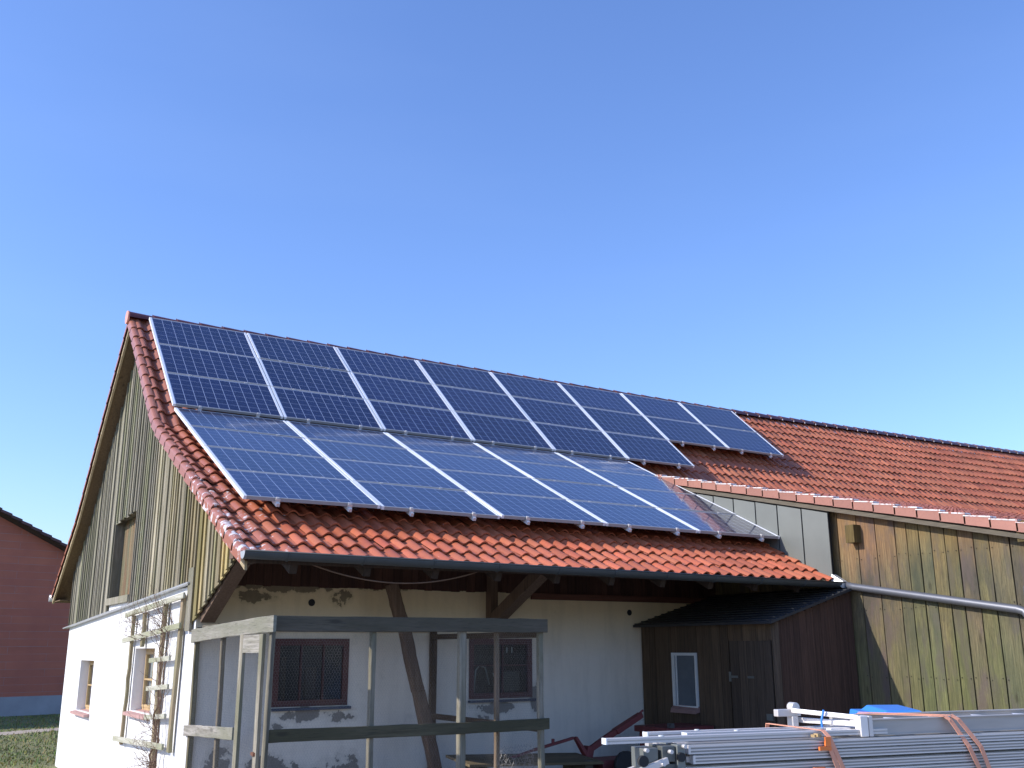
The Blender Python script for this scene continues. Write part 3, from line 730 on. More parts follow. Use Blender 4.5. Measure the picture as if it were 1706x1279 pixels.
# dusty things standing behind the panes
it = MB(); it.box(1.2, 1.27, YW+.15, YW+.18, 1.0, 1.55); it.build('stored_board', M['dark_wood'], p1)
it = MB(); it.box(1.55, 1.7, YW+.2, YW+.24, .98, 1.42); it.build('stored_board', M['dark_wood'], p1)
it = MB(); it.tube([(3.99, YW+.12, 1.05), (4.02, YW+.12, 1.35), (4.08, YW+.12, 1.41), (4.17, YW+.12, 1.38), (4.24, YW+.12, 1.15)], .010, 6); it.build('bent_handle', M['zinc_light'], p2)
for a_ in ((4.515, 4.53, YW+.1, YW+.11, 1.58, 1.66), (4.60, 4.615, YW+.1, YW+.11, 1.58, 1.66)):
    it = MB(); it.box(*a_); it.build('hook', M['zinc_light'], p2)
it = MB(); it.box(4.48, 4.76, YW+.14, YW+.16, 1.05, 1.32, .35); it.build('stored_box', M['zinc'], p2)
it = MB(); it.tube([(4.30, YW+.12, 1.30), (4.40, YW+.12, 1.08)], .009, 6); it.build('bent_handle', M['zinc_light'], p2)
# dark boards above the plaster, under the eave
ub = MB(); x = XW+.1
while x < 8.4:
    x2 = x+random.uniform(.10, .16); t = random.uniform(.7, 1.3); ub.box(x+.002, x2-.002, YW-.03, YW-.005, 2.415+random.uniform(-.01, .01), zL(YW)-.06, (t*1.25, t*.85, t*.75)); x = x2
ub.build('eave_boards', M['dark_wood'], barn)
tb = MB(); tb.box(4.85, 8.3, YW-.07, YW-.032, 2.33, 2.42, 1.1); tb.build('wall_beam', M['red_wood'], barn)
# rafters, purlin and bracket timbers
ra = MB(); x = .35
while x < 8.3:
    ra.beam((x, -4.0, zL(-4.0)-.16), (x, -6.7, zL(-6.7)-.15), .08, .11, t=.7); x += .82
ra.build('rafters', M['dark_wood'], barn)
pu = MB(); pu.box(XV+.12, 8.34, -6.02, -5.88, zL(-5.95)-.37, zL(-5.95)-.22); pu.build('purlin', M['beam'], barn)
def bracket(x, full):
    br_ = part('eave_bracket', barn)
    a_ = MB(); a_.beam((x, YW-.10, 2.02), (x, -5.98, 2.84), .15, .17, (1,0,0)); a_.build('brace', M['beam'], br_)
    if full:
        p_ = MB(); p_.beam((x-.03, YW-.06, 1.90), (x-.03, YW-.06, 2.95), .15, .12, (1,0,0)); p_.build('wall_post', M['beam'], br_)
bracket(.165, False); bracket(4.2, True)
# gutter
gu = part('gutter', barn)
gm = MB(); n_ = 10; xg0, xg1 = -.25, 8.50; GY, GZ, GR = -6.91, 2.578, .076
def gp(x, k, r): a = math.pi + math.pi*k/n_; return (x, GY+r*math.cos(a), GZ+r*math.sin(a) - .006*(x))
xs_ = [xg0 + (xg1-xg0)*i/12 for i in range(13)]
for xa, xb in zip(xs_[:-1], xs_[1:]):
    for k in range(n_):
        gm.face([gp(xa, k, GR), gp(xb, k, GR), gp(xb, k+1, GR), gp(xa, k+1, GR)], 1, True)
        gm.face([gp(xa, k, GR-.004), gp(xa, k+1, GR-.004), gp(xb, k+1, GR-.004), gp(xb, k, GR-.004)], 1, True)
for s_ in (-1, 1): gm.tube([(xg0, GY+s_*GR, GZ+.0018), (xg1, GY+s_*GR, GZ-.0509)], .009, 8)
gm.build('gutter_channel', M['gutter'], gu)
ge = MB(); ge.face([(xg0-.003, GY+GR*math.cos(math.pi+math.pi*k/n_), GZ+GR*math.sin(math.pi+math.pi*k/n_)) for k in range(n_+1)]); ge.build('end_cap', M['zinc_light'], gu)
x = .2
while x < 8.4:
    pts = [gp(x, k, GR+.004) for k in range(n_+1)]; gb = MB(); gb.tube(pts, .006, 6); gb.build('gutter_bracket', M['gutter'], gu); x += .82
# rear gutter end at the far eave
rg = MB(); rg.tube([(XV-.06, 5.98, 2.66), (3, 5.98, 2.66)], .07, 12); rg.build('rear_gutter', M['zinc_light'], barn)
rs = MB(); rs.box(XV+.03, XW, 5.12, 5.88, 2.58, 2.60); rs.build('eave_soffit', M['soffit'], barn)

# wing (building part standing forward on the right) ------------------
WX = 8.5
wc = MB(); y = -3.0; widths = [.33, .31, .325, .18, .186, .182, .195, .19, .22, .213, .27]; i = 0
ysq = [-6.50, -6.84, -7.18, -7.49, -7.81, -7.99, -8.18, -8.36, -8.556, -8.746, -8.965, -9.178, -9.447]
while ysq[-1] > -12.2: ysq.append(ysq[-1]-random.uniform(.18, .30))
ysq = [-2.6, -3.2, -3.8, -4.4, -5.0, -5.5, -6.0] + ysq
cols = {7: (1.25, 1.2, .9), 8: (1.1, 1.0, .85), 9: (1.05, .93, .85), 10: (1.0, .93, .8), 11: (1.0, .93, .75), 12: (.9, .93, .7), 13: (1.05, 1.03, .85), 14: (1.05, 1.02, .75), 15: (.92, .98, .7), 16: (1.02, .9, .85), 17: (.85, .86, .7), 18: (.92, .88, .85), 19: (.9, .84, .8)}
for i in range(len(ysq)-1):
    ya, yb = ysq[i], ysq[i+1]; tn = cols.get(i, (.9, .85, .7)); xo = WX - .012 + random.uniform(-.004, .004)
    tn = tuple(t*random.uniform(.95, 1.05) for t in tn)
    nseg = 7                     # slightly wavy edges, boards built in lengths
    zt1, zt2 = zW(ya)-.12, zW(yb)-.12
    ea = [random.uniform(-.004, .004) for _ in range(nseg+1)]; eb = [random.uniform(-.004, .004) for _ in range(nseg+1)]
    for k in range(nseg):
        f0, f1 = k/nseg, (k+1)/nseg
        za0, za1 = -.1+(zt1+.1)*f0, -.1+(zt1+.1)*f1; zb0, zb1 = -.1+(zt2+.1)*f0, -.1+(zt2+.1)*f1
        wc.hexa([(xo, yb+.008+eb[k], zb0), (xo+.025, yb+.008+eb[k], zb0), (xo+.025, ya-.008+ea[k], za0), (xo, ya-.008+ea[k], za0), (xo, yb+.008+eb[k+1], zb1), (xo+.025, yb+.008+eb[k+1], zb1), (xo+.025, ya-.008+ea[k+1], za1), (xo, ya-.008+ea[k+1], za1)], tn)
for i in range(7, len(ysq)-1):
    for zz in (.35, 1.25, 2.15, 2.85):
        for yy in (ysq[i]-.035, ysq[i+1]+.035):
            z_ = zz+random.uniform(-.02, .02)
            if z_ < zW(yy)-.2: wc.box(WX-.020, WX-.010, yy-.006, yy+.006, z_-.005, z_+.005, .35)
wc.build('wing_cladding', M['wing_wood'], barn)
wb = MB(); wb.face([(WX+.05, -2.4, -.3), (WX+.05, -2.4, 4.5), (WX+.05, -12.4, zW(-12.4)-.1), (WX+.05, -12.4, -.3)]); wb.build('wing_lining', M['dark_wood'], barn)
for (yy, zz) in ((-7.17, 3.23), (-9.72, 3.02)):
    pb = MB(); pb.box(WX-.16, WX, yy-.075, yy+.075, zz-.16, zz+.09, (.6, .62, .35)); pb.build('purlin_end', M['wing_wood'], barn)
# metal cheek
mc = MB(); ysm = [-2.75, -3.25, -3.75, -4.05, -4.448, -4.906, -5.382, -5.834, -6.312, -6.809]
for i in range(len(ysm)-1):
    ya, yb = ysm[i], ysm[i+1]; t = 1+rng.normal(0, .05)
    mc.hexa([(8.345, yb+.012, zL(yb)-.05), (8.36, yb+.012, zL(yb)-.05), (8.36, ya-.012, zL(ya)-.05), (8.345, ya-.012, zL(ya)-.05), (8.345, yb+.012, zW(yb)-.165), (8.36, yb+.012, zW(yb)-.165), (8.36, ya-.012, zW(ya)-.165), (8.345, ya-.012, zW(ya)-.165)], t)
mc.build('metal_cheek', M['zinc'], barn)
ms_ = MB(); ms_.hexa([(8.375, -6.80, zL(-6.8)-.1), (8.39, -6.80, zL(-6.8)-.1), (8.39, -2.7, zL(-2.7)-.1), (8.375, -2.7, zL(-2.7)-.1), (8.375, -6.80, zW(-6.8)-.1), (8.39, -6.80, zW(-6.8)-.1), (8.39, -2.7, zW(-2.7)-.1), (8.375, -2.7, zW(-2.7)-.1)], .5); ms_.build('cheek_backing', M['interior'], barn)
fl = MB(); fl.hexa([(8.30, -6.99, zL(-6.99)+.0), (8.42, -6.99, zL(-6.99)+.0), (8.42, -6.80, zL(-6.8)+.02), (8.30, -6.8, zL(-6.8)+.02), (8.33, -6.99, zL(-6.99)+.09), (8.42, -6.99, zL(-6.99)+.09), (8.42, -6.80, zL(-6.8)+.11), (8.33, -6.8, zL(-6.8)+.11)]); fl.build('flashing', M['zinc_light'], barn)
# drain pipe along the wing wall
dp = MB(); dp.tube([(8.42, -6.92, 2.50), (8.40, -7.12, 2.46), (8.40, -9.50, 2.075), (8.40, -9.58, 2.05), (8.40, -9.63, 1.98), (8.40, -9.64, 1.85), (8.40, -9.64, 0)], .052, 14)
dp.tube([(8.40, -9.66, 2.05), (8.40, -9.66, 2.32), (8.40, -9.72, 2.42), (8.40, -11.5, 2.5)], .052, 14)
dp.build('drain_pipe', M['pipe'], barn)
# far closing walls so that the barn is solid from the side
fb = MB(); fb.box(26.3, 26.5, -11.5, 5.1, -.6, 3.0); fb.box(8.5, 26.5, -11.45, -11.3, -.3, 2.3); fb.box(8.5, 26.4, 5.0, 5.12, -.6, 2.9)
fb.build('far_walls', M['plaster_gable'], barn)

# ------------------------------------------------------------------ solar panels
PW, PH = 1.6650, 1.00486
protoF = MB(); t_ = .036; D_ = .042
W_, H_ = 1.645, .990
protoF.box(0, t_, -H_, 0, -D_, 0); protoF.box(W_-t_, W_, -H_, 0, -D_, 0)
protoF.box(t_, W_-t_, -.020, 0, -D_, -.0005, .42); protoF.box(t_, W_-t_, -H_, -H_+.020, -D_, -.0005, .42)
proto = empty('solar_panel'); fr_ = protoF.build('frame', M['alu_frame'], proto)
pg = MB(); pg.box(t_-.002, W_-t_+.002, -H_+.019, -.019, -.012, -.004); gl_ = pg.build('cell_glass', M['cells'], proto)
ordn = ['first', 'second', 'third', 'fourth', 'fifth', 'sixth', 'seventh', 'eighth']
def place_panel(first, field, i, j):
    ang, ox, oy, oz = (A1, 0, 0, H) if field == 0 else (A2, .0224, -2.2631, H-2.0221)
    s = j*PH; x = ox+i*PW+.01; y = oy - s*math.cos(ang); z = oz - s*math.sin(ang)
    if first: r = proto
    else:
        r = proto.copy(); COL.objects.link(r)
        for ch in (fr_, gl_):
            c = ch.copy(); COL.objects.link(c); c.parent = r
    r.location = (x, y, z); r.rotation_euler = (ang+rng.normal(0, .0022), rng.normal(0, .0022), 0)
    rows = ['top', 'second', 'third', 'bottom']
    if field == 0:
        rn = 'top' if j == 0 else ('middle' if j == 1 and i < 6 else 'bottom')
        lab = f'solar panel in the {rn} row of the upper array, {ordn[i]} column from the gable'
        if i == 7: lab = f'solar panel in the {rn} row of the upper array, last column beside bare tiles'
    else:
        rn = rows[j]
        lab = f'solar panel in the {rn} row of the lower array, {ordn[i]} column from the gable'
        if i == 4: lab = f'solar panel in the {rn} row of the lower array, last column beside grey metal'
    tag(r, lab, 'solar panel', 'solar panels on the barn roof')
fst = True
for i in range(8):
    for j in range(3 if i < 6 else 2): place_panel(fst, 0, i, j); fst = False
for i in range(5):
    for j in range(4): place_panel(False, 1, i, j)
# mounting rails, running down the slope under the panels; their ends show below the arrays
def rail_proto(L, name):
    r = empty(name); b = MB(); b.box(-.02, .02, -L-.055, .03, -.085, -.0435); b.build('rail', M['alu_frame'], r)
    c = MB(); c.box(-.018, .018, -L-.016, -L+.012, -.044, .008); c.box(-.028, .028, -L-.028, -L-.012, -.044, -.004); c.build('end_clamp', M['alu_bright'], r)
    for q in range(1, int(round(L))): k = MB(); k.box(-.022, .022, -q*PH-.004+.0, -q*PH+.016, -.044, .006); k.build('mid_clamp', M['alu_bright'], r)
    for q in (.3, L-.75): k = MB(); k.box(-.015, .015, -q-.02, -q+.02, -.23, -.085); k.build('roof_hook', M['alu_bright'], r)
    k = MB(); k.tube([(0, -L-.058, -.064), (0, -L-.052, -.064)], .017, 10); k.build('rail_cap', M['alu_bright'], r)
    return r
def copy_tree(o, parent=None):
    c = o.copy(); COL.objects.link(c); c.parent = parent
    for ch in list(o.children): copy_tree_child(ch, c)
    return c
def copy_tree_child(ch, c):
    d = ch.copy(); COL.objects.link(d); d.parent = c; d.matrix_parent_inverse = ch.matrix_parent_inverse.copy()
    for g_ in list(ch.children): copy_tree_child(g_, d)
for field, ncols, L in ((1, 5, 4.0), (0, 6, 2.99), (2, 2, 1.99)):
    pr_ = rail_proto(L, 'mounting_rail'); first = True
    for i in range(ncols):
        for k, fx in enumerate((.24, .76)):
            r = pr_ if first else copy_tree(pr_); first = False
            if field == 1: ang, ox, oy, oz, ii, nm = A2, .0224, -2.2631, H-2.0221, i, 'lower array'
            elif field == 0: ang, ox, oy, oz, ii, nm = A1, 0, 0, H, i, 'upper array'
            else: ang, ox, oy, oz, ii, nm = A1, 0, 0, H, i+6, 'upper array'
            r.location = (ox+(ii+fx)*PW, oy, oz); r.rotation_euler = (ang, 0, 0)
            tag(r, f'silver rail end under the {nm}, {"left" if k == 0 else "right"} one of the {ordn[ii]} panel column', 'mounting rail', 'mounting rails under the solar panels')

# ------------------------------------------------------------------ lean-to shed
shed = empty('shed', (7.6, -5.6, 0), 'dark brown wooden lean-to shed tucked under the eave in the barn corner', 'shed')
SX, SY0, SY1 = 6.9, -4.22, -6.98
SW = (-5.45, -4.92, .78, 1.57); SD = (-6.93, -6.16, -.05, 1.73)
def sz(x): return 1.99 + (x-SX)*(2.42-1.99)/(8.4-SX)
sm = MB(); y = SY0
while y > SY1+.01:
    y2 = max(SY1, y-random.uniform(.11, .19)); mid = (y+y2)/2; t = random.uniform(.75, 1.25); xx = SX+random.uniform(-.006, .006); tn = (t*1.05, t, t*.9)
    if SW[0] < mid < SW[1]:
        sm.box(xx, xx+.02, y2+.002, y-.002, -.1, SW[2], tn); sm.box(xx, xx+.02, y2+.002, y-.002, SW[3], sz(SX)-.02, tn)
    elif SD[0] < mid < SD[1]:
        sm.box(xx, xx+.02, y2+.002, y-.002, SD[3], sz(SX)-.02, (t*1.3, t*1.2, t*1.0))
    else: sm.box(xx, xx+.02, y2+.002, y-.002, -.1, sz(SX)-.02, tn)
    y = y2
x = SX
while x < 8.4:
    x2 = min(8.45, x+random.uniform(.10, .17)); t = random.uniform(.7, 1.1); mid = (x+x2)/2
    sm.box(x+.002, x2-.002, SY1-.022, SY1-.002, -.1, sz(mid)-.02, (t*1.15, t*.85, t*.85)); x = x2
sm.box(SX-.02, SX+.05, SY1-.04, SY1+.03, -.1, sz(SX)-.02, 1.3)
sm.build('cladding', M['shed_wood'], shed)
sr = MB(); sr.hexa([(SX-.16, SY1-.12, sz(SX-.16)), (8.46, SY1-.12, sz(8.46)), (8.46, SY0, sz(8.46)), (SX-.16, SY0, sz(SX-.16)), (SX-.16, SY1-.12, sz(SX-.16)+.035), (8.46, SY1-.12, sz(8.46)+.035), (8.46, SY0, sz(8.46)+.035), (SX-.16, SY0, sz(SX-.16)+.035)])
for k in range(12): 
    xx = SX-.16+.04+k*.135; 
    sr.beam((xx, SY1-.121, sz(xx)+.042), (xx, SY0, sz(xx)+.042), .02, .014)
sr.build('roof', M['shed_roof'], shed)
sw = part('window', shed); f = MB(); y0, y1, z0, z1 = SW
f.box(SX-.02, SX+.03, y0, y0+.03, z0, z1); f.box(SX-.02, SX+.03, y1-.055, y1, z0, z1); f.box(SX-.02, SX+.03, y0+.03, y1-.055, z1-.04, z1); f.box(SX-.02, SX+.03, y0+.03, y1-.055, z0, z0+.05)
f.box(SX-.01, SX+.02, y1-.10, y1-.075, z0+.05, z1-.04)
f.build('frame', M['white_paint'], sw)
gmt = glass_mat('shed_glass', (.10, .12, .14), .2)
g_ = MB(); g_.box(SX+.0, SX+.006, y0+.03, y1-.055, z0+.05, z1-.04); g_.build('pane', gmt, sw)
s_ = MB(); s_.hexa([(SX-.08, y0-.02, z0-.05), (SX, y0-.02, z0-.03), (SX, y1, z0-.03), (SX-.08, y1, z0-.05), (SX-.06, y0-.02, z0-.01), (SX, y0-.02, z0+.05), (SX, y1, z0+.06), (SX-.06, y1, z0+.01)], .6); s_.build('sill', M['clay_sill'], sw)
sd = part('door', shed); d = MB(); y = SD[1]
while y > SD[0]+.01:
    y2 = max(SD[0], y-random.uniform(.13, .2)); d.box(SX-.028, SX-.006, y2+.003, y-.003, SD[2], SD[3], random.uniform(.8, 1.1)); y = y2
d.build('door_boards', M['shed_wood'], sd)
hg = MB(); hg.box(SX-.036, SX-.029, -6.30, -6.16, 1.24, 1.27, .8); hg.box(SX-.036, SX-.029, -6.17, -6.13, 1.19, 1.32, .8); hg.build('hinge', M['zinc'], sd)
hg = MB(); hg.box(SX-.036, SX-.029, -6.60, -6.48, 1.24, 1.27, .6); hg.build('hinge_strap', M['zinc'], sd)
hd = MB(); hd.box(SX-.05, SX-.029, -6.90, -6.80, .72, .80, .8); hd.build('handle', M['zinc'], sd)

# ------------------------------------------------------------------ wooden pen with chicken wire
pen = empty('wooden_pen', (1.6, -5.6, 0), 'weathered timber poultry pen with chicken wire sides in front of the white barn wall', 'animal pen')
PX0, PX1, PY0, PY1, PZ = .06, 3.29, -6.92, -4.26, 1.95
def post(x, y, w1, w2, z1, t=1.0, mat='pen_wood_z', z0=0.0, name='post'):
    b = MB(); b.rough((x, y, z0), (x+random.uniform(-.02, .02), y, z1), w1, w2, (0,1,0), t); return b.build(name, M[mat], pen)
post(PX0+.03, PY0+.03, .05, .055, 1.90, 1.0); post(1.19, PY0+.04, .055, .07, 1.92, .8); post(2.23, PY0+.04, .085, .08, 1.93, .9)
post(2.70, PY0+.07, .05, .05, 1.90, (.8, .62, .55)); post(PX1-.03, PY0+.04, .06, .07, 1.92, .9)
post(PX1-.03, PY1+.02, .09, .07, 1.86, (.38, .26, .2)); post(PX0+.03, PY1+.03, .06, .05, 1.88, (.8,.75,.6)); post(PX0+.035, -5.30, .05, .05, 1.8, (.75,.68,.6))
b = MB(); b.rough((PX0-.02, PY0-.016, 1.892), (PX1+.02, PY0-.016, 1.885), .032, .15, (0,0,1), .62, n=18, j=.005); b.build('top_rail', M['pen_wood_x'], pen)
b = MB(); b.rough((PX0+.02, PY0-.016, .835), (PX1+.03, PY0-.016, .828), .030, .118, (0,0,1), (.52, .54, .42), n=18, j=.005); b.build('middle_rail', M['pen_wood_x'], pen)
b = MB(); b.rough((PX0-.02, PY0-.20, 1.888), (PX0-.02, PY1+.08, 1.80), .032, .155, (0,0,1), 1.0, n=14, j=.005); b.build('top_rail', M['pen_wood_y'], pen)
b = MB(); b.rough((PX0-.022, -6.06, .815), (PX0-.022, PY1+.14, .72), .03, .12, (0,0,1), 1.05, n=12, j=.005); b.build('middle_rail', M['pen_wood_y'], pen)
b = MB(); b.box(PX1-.07, PX1-.04, PY0+.08, PY1, 1.76, 1.83, (.36,.26,.2)); b.build('top_rail', M['pen_wood_y'], pen)
b = MB(); b.box(PX1-.07, PX1-.04, PY0+.08, PY1, .74, .81, (.36,.26,.2)); b.build('middle_rail', M['pen_wood_y'], pen)
b = MB(); b.box(PX0, PX1, PY1-.02, PY1+.015, 1.86, 1.90, .5); b.box(PX0+.0, PX0+.07, -5.15, -4.5, 1.86, 1.92, .8); b.build('back_rail', M['pen_wood_x'], pen)
dr_ = part('door', pen)
b = MB(); b.box(PX0-.045, PX0-.01, -6.24, -6.13, .0, 1.79, 1.05); b.box(PX0-.045, PX0-.01, -6.86, -6.76, .0, 1.79, 1.05); b.build('stile', M['pen_wood_z'], dr_, bevel=.004)
b = MB(); b.box(PX0-.043, PX0-.012, -6.76, -6.24, 1.61, 1.785, 1.15); b.build('door_rail', M['pen_wood_y'], dr_)
b = MB(); b.box(PX0-.052, PX0-.046, -6.84, -6.72, .66, .69, 1); b.tube([(PX0-.06, -6.80, .675), (PX0-.05, -6.80, .675)], .022, 8); b.build('latch', simple('rust', (.16, .07, .04), .8), dr_)
post(PX0+.01, PY0-.02, .03, .06, 1.80, .55)
# real wire: hexagonal netting as thin three-sided wires
def hexnet(name, origin, ux, uz, W, Ht, c=.030, r=.00045, parent=None, jit=.0035, mat=None):
    O = np.array(origin, float); ux = np.array(ux, float); uz = np.array(uz, float); nn_ = np.cross(ux, uz)
    segs = []; dx = c; dy = c*.86
    ncx = int(W/dx)+1; ncy = int(Ht/(dy))+1
    pt = {}
    def P_(i, j, k):
        key = (i, j, k)
        if key not in pt:
            x = i*dx + (dx/2 if j % 2 else 0); y = j*dy + (0 if k == 0 else dy*.45)
            x = min(W, max(0, x)) + random.gauss(0, jit*.5); y = min(Ht, y) + random.gauss(0, jit*.5)
            pt[key] = O + ux*x + uz*y + nn_*random.gauss(0, jit)
        return pt[key]
    for j in range(ncy):
        for i in range(ncx):
            a = P_(i, j, 0); b_ = P_(i, j, 1); segs.append((a, b_))
            o = 1 if j % 2 else 0
            if j < ncy-1:
                if i+o < ncx: segs.append((b_, P_(i+o, j+1, 0)))
                if i-1+o >= 0 and i-1+o < ncx: segs.append((b_, P_(i-1+o, j+1, 0)))
    V = []; F = []; off = np.array([[math.cos(q), math.sin(q)] for q in (0, 2.09, 4.19)])*r
    for k, (a, b_) in enumerate(segs):
        d = b_-a; Ld = np.linalg.norm(d)
        if Ld < 1e-4: continue
        d /= Ld; s_ = np.cross(d, nn_); s_ /= np.linalg.norm(s_)+1e-9
        bs = len(V)
        for p in (a, b_):
            for q in off: V.append(p + s_*q[0] + nn_*q[1])
        for q in range(3): F.append((bs+q, bs+(q+1) % 3, bs+3+(q+1) % 3, bs+3+q))
    return np_build(name, V, F, np.ones((len(F), 3)), mat or M['wire'], parent, smooth=False)
def penpart(o): o.parent = pen; o.matrix_parent_inverse = pm(pen).inverted(); return o
penpart(hexnet('wire_mesh', (PX0+.03, PY0+.012, .05), (1,0,0), (0,0,1), 3.2, 1.85))
penpart(hexnet('wire_mesh', (PX0+.004, PY0+.05, .05), (0,1,0), (0,0,1), 2.55, 1.75))
penpart(hexnet('wire_mesh', (PX1-.02, PY0+.1, .05), (0,1,0), (0,0,1), 2.5, 1.75))
# coarser crumpled roll of netting standing inside
wr = MB(); tag(hexnet('wire_netting', (3.05, -6.3, .02), (.96, .28, 0), (0,0,1), .62, .55, c=.05, r=.0022, jit=.012), 'crumpled dark wire netting standing at the foot of the pen', 'wire netting')

# leaning timber, rope, boards on the ground
lt = MB(); pts = [(2.43, -4.62, 2.46), (2.59, -4.66, 1.96), (2.79, -4.75, 1.12), (3.02, -4.9, .0)]
for p, q in zip(pts[:-1], pts[1:]): lt.rough(p, q, .155, .13, (0,1,0), 1.0, n=8, j=.006)
tag(lt.build('leaning_timber', M['beam'], bevel=.01), 'crooked brown timber leaning against the white wall behind the pen', 'timber')
rp_ = MB(); pts = []
for k in range(25):
    u = k/24; x = .45+u*2.17; z = 2.52 - .19*4*u*(1-u) + .0*u; pts.append((x, -6.72, z))
rp_.tube(pts, .008, 6); tag(rp_.build('rope', M['rope']), 'thin brown rope sagging below the gutter', 'rope')
pl = MB(); pl.hexa([(2.9, -5.9, .30), (4.85, -5.9, .22), (4.85, -5.3, .28), (2.9, -5.3, .36), (2.9, -5.9, .33), (4.85, -5.9, .25), (4.85, -5.3, .31), (2.9, -5.3, .39)], (1.0, .9, .7))
for xx in (3.1, 4.6): pl.box(xx, xx+.12, -5.85, -5.35, 0, .27, .6)
tag(pl.build('plank_table', M['pen_wood_x']), 'low grey board laid on blocks in front of the white wall', 'board')

# red farm implement
hw = empty('hay_rake', (5.0, -5.5, 0), 'dark red farm implement with raised steel arms beside the shed', 'farm implement')
b = MB(); b.beam((4.86, -5.5, .30), (4.70, -5.5, .52), .05, .10, (0,1,0), a2=.04, b2=.06); b.beam((4.67, -5.5, .515), (4.03, -5.52, .40), .035, .035, (0,1,0)); b.beam((4.03, -5.52, .40), (3.55, -5.55, .30), .03, .025, (0,1,0)); b.tube([(4.35, -5.5, .465), (4.35, -5.5, .52)], .022, 8); b.build('lever', M['red_paint'], hw, bevel=.004)
b = MB(); b.beam((4.95, -5.5, .37), (5.35, -5.5, .56), .07, .06, (0,1,0), b2=.08, a2=.07); b.beam((5.35, -5.5, .56), (5.80, -5.5, .76), .07, .12, (0,1,0), a2=.07, b2=.10); b.tube([(5.78, -5.5, .78), (5.84, -5.5, .82)], .016, 8); b.build('arm', M['red_paint'], hw, bevel=.006)
b = MB(); b.beam((4.80, -5.5, .0), (4.92, -5.5, .40), .10, .16, (0,1,0), b2=.12); b.box(4.95, 6.3, -5.75, -5.3, .05, .24); b.box(6.0, 6.7, -5.8, -5.2, .05, .52); b.box(5.95, 6.8, -5.85, -5.15, .52, .60); b.build('frame', M['red_paint'], hw, bevel=.01)
for xx in (5.2, 6.4): b = MB(); b.tube([(xx, -5.95, .18), (xx, -5.88, .18)], .18, 20); b.build('wheel', M['black_rubber'], hw)
b = MB(); b.tube([(5.62, -5.62, .24), (5.66, -5.62, .50)], .005, 6); b.box(6.0, 6.07, -5.87, -5.8, .60, .66); b.build('pin', M['steel_dark'], hw)

# ------------------------------------------------------------------ trellis and climber on the gable
tr = empty('trellis', (0, -2.2, 0), 'wooden climbing frame of stakes and slats leaning on the white gable wall', 'trellis')
TX = XW-.05
def stake(a_, b_, w_=.075, mat='trellis', name='stake'):
    m_ = MB(); m_.rough((TX, *a_), (TX, *b_), w_, .045, (1,0,0), n=12, j=.007); return m_.build(name, M[mat], tr)
stake((-.95, 2.13), (-.87, .33)); stake((-1.64, 2.15), (-1.66, 1.68), .09); stake((-2.86, 2.27), (-2.76, .05), .11); stake((-3.70, 2.31), (-3.63, .44), .10)
def slat(a_, b_, w_=.06):
    m_ = MB(); m_.beam((TX-.045, *a_), (TX-.045, *b_), .028, w_, (0,0,1)); return m_.build('slat', M['trellis_slat'], tr, bevel=.003)
slat((-.59, 2.14), (-3.93, 2.29), .07); slat((-.54, 1.77), (-3.85, 1.93), .07); slat((-2.39, 1.5), (-3.47, 1.54)); slat((-2.36, 1.14), (-3.5, 1.2)); slat((-2.39, .78), (-3.47, .85)); slat((-.51, .39), (-3.47, .49), .07)
# bare climbing plant: trunk, side branches, many twigs
vn = MB()
def branch(p, d, L, r, depth):
    pts = [Vector(p)]; dd = Vector(d).normalized(); n_ = max(3, int(L/.07))
    for k in range(n_):
        dd = (dd + Vector((random.gauss(0, .10), random.gauss(0, .24), random.gauss(.02, .20)))).normalized()
        q = pts[-1] + dd*(L/n_); q.x = min(XW-.04, max(-.24, q.x)); pts.append(q)
    vn.tube(pts, [r*(1-.75*k/n_) for k in range(n_+1)], 5, caps=False, t=random.uniform(.7, 1.3))
    if depth > 0:
        for k in range(1, n_+1):
            if random.random() < .62:
                s_ = random.choice((-1, 1)); branch(pts[k], (random.uniform(-.6, .15), s_*random.uniform(.5, 1), random.uniform(-.1, 1.0)), L*random.uniform(.25, .5), r*.5, depth-1)
for (y0, y1, r_) in ((-2.95, -3.05, .012), (-3.25, -2.95, .010), (-3.1, -3.4, .008)):
    pts = []; z = -.35
    while z < 2.12: pts.append(Vector((TX-.05+random.gauss(0, .015), y0+(y1-y0)*(z+.3)/2.4+random.gauss(0, .035), z))); z += .10
    vn.tube(pts, [r_*(1.2-.7*k/len(pts)) for k in range(len(pts))], 6, caps=False)
    for k in range(2, len(pts)):
        if random.random() < .8: branch(pts[k], (random.uniform(-.5, .1), random.choice((-1, 1))*random.uniform(.3, 1), random.uniform(0, 1)), random.uniform(.18, .42), .0042, 2)
for k in range(34): branch((TX-.06, random.uniform(-3.6, -1.0), random.uniform(1.75, 2.15)), (-.4, random.uniform(-1, 1), random.uniform(0, .8)), random.uniform(.3, .55), .0042, 2)
for k in range(22): branch((TX-.06, random.uniform(-3.3, -2.5), random.uniform(.2, .8)), (-.5, random.uniform(-.6, 1), random.uniform(-.3, .7)), random.uniform(.2, .5), .0042, 2)
tag(vn.build('climbing_vine', M['twig']), 'leafless brown climbing plant twined through the trellis on the gable', 'plant')

# ------------------------------------------------------------------ brick building behind, left
AZ = R(90-76)          # wall runs along azimuth 76
bld = empty('brick_building', (.70, 21.75, -.5), 'unplastered red clay block building with grey plinth behind the barn', 'building', rz=AZ)
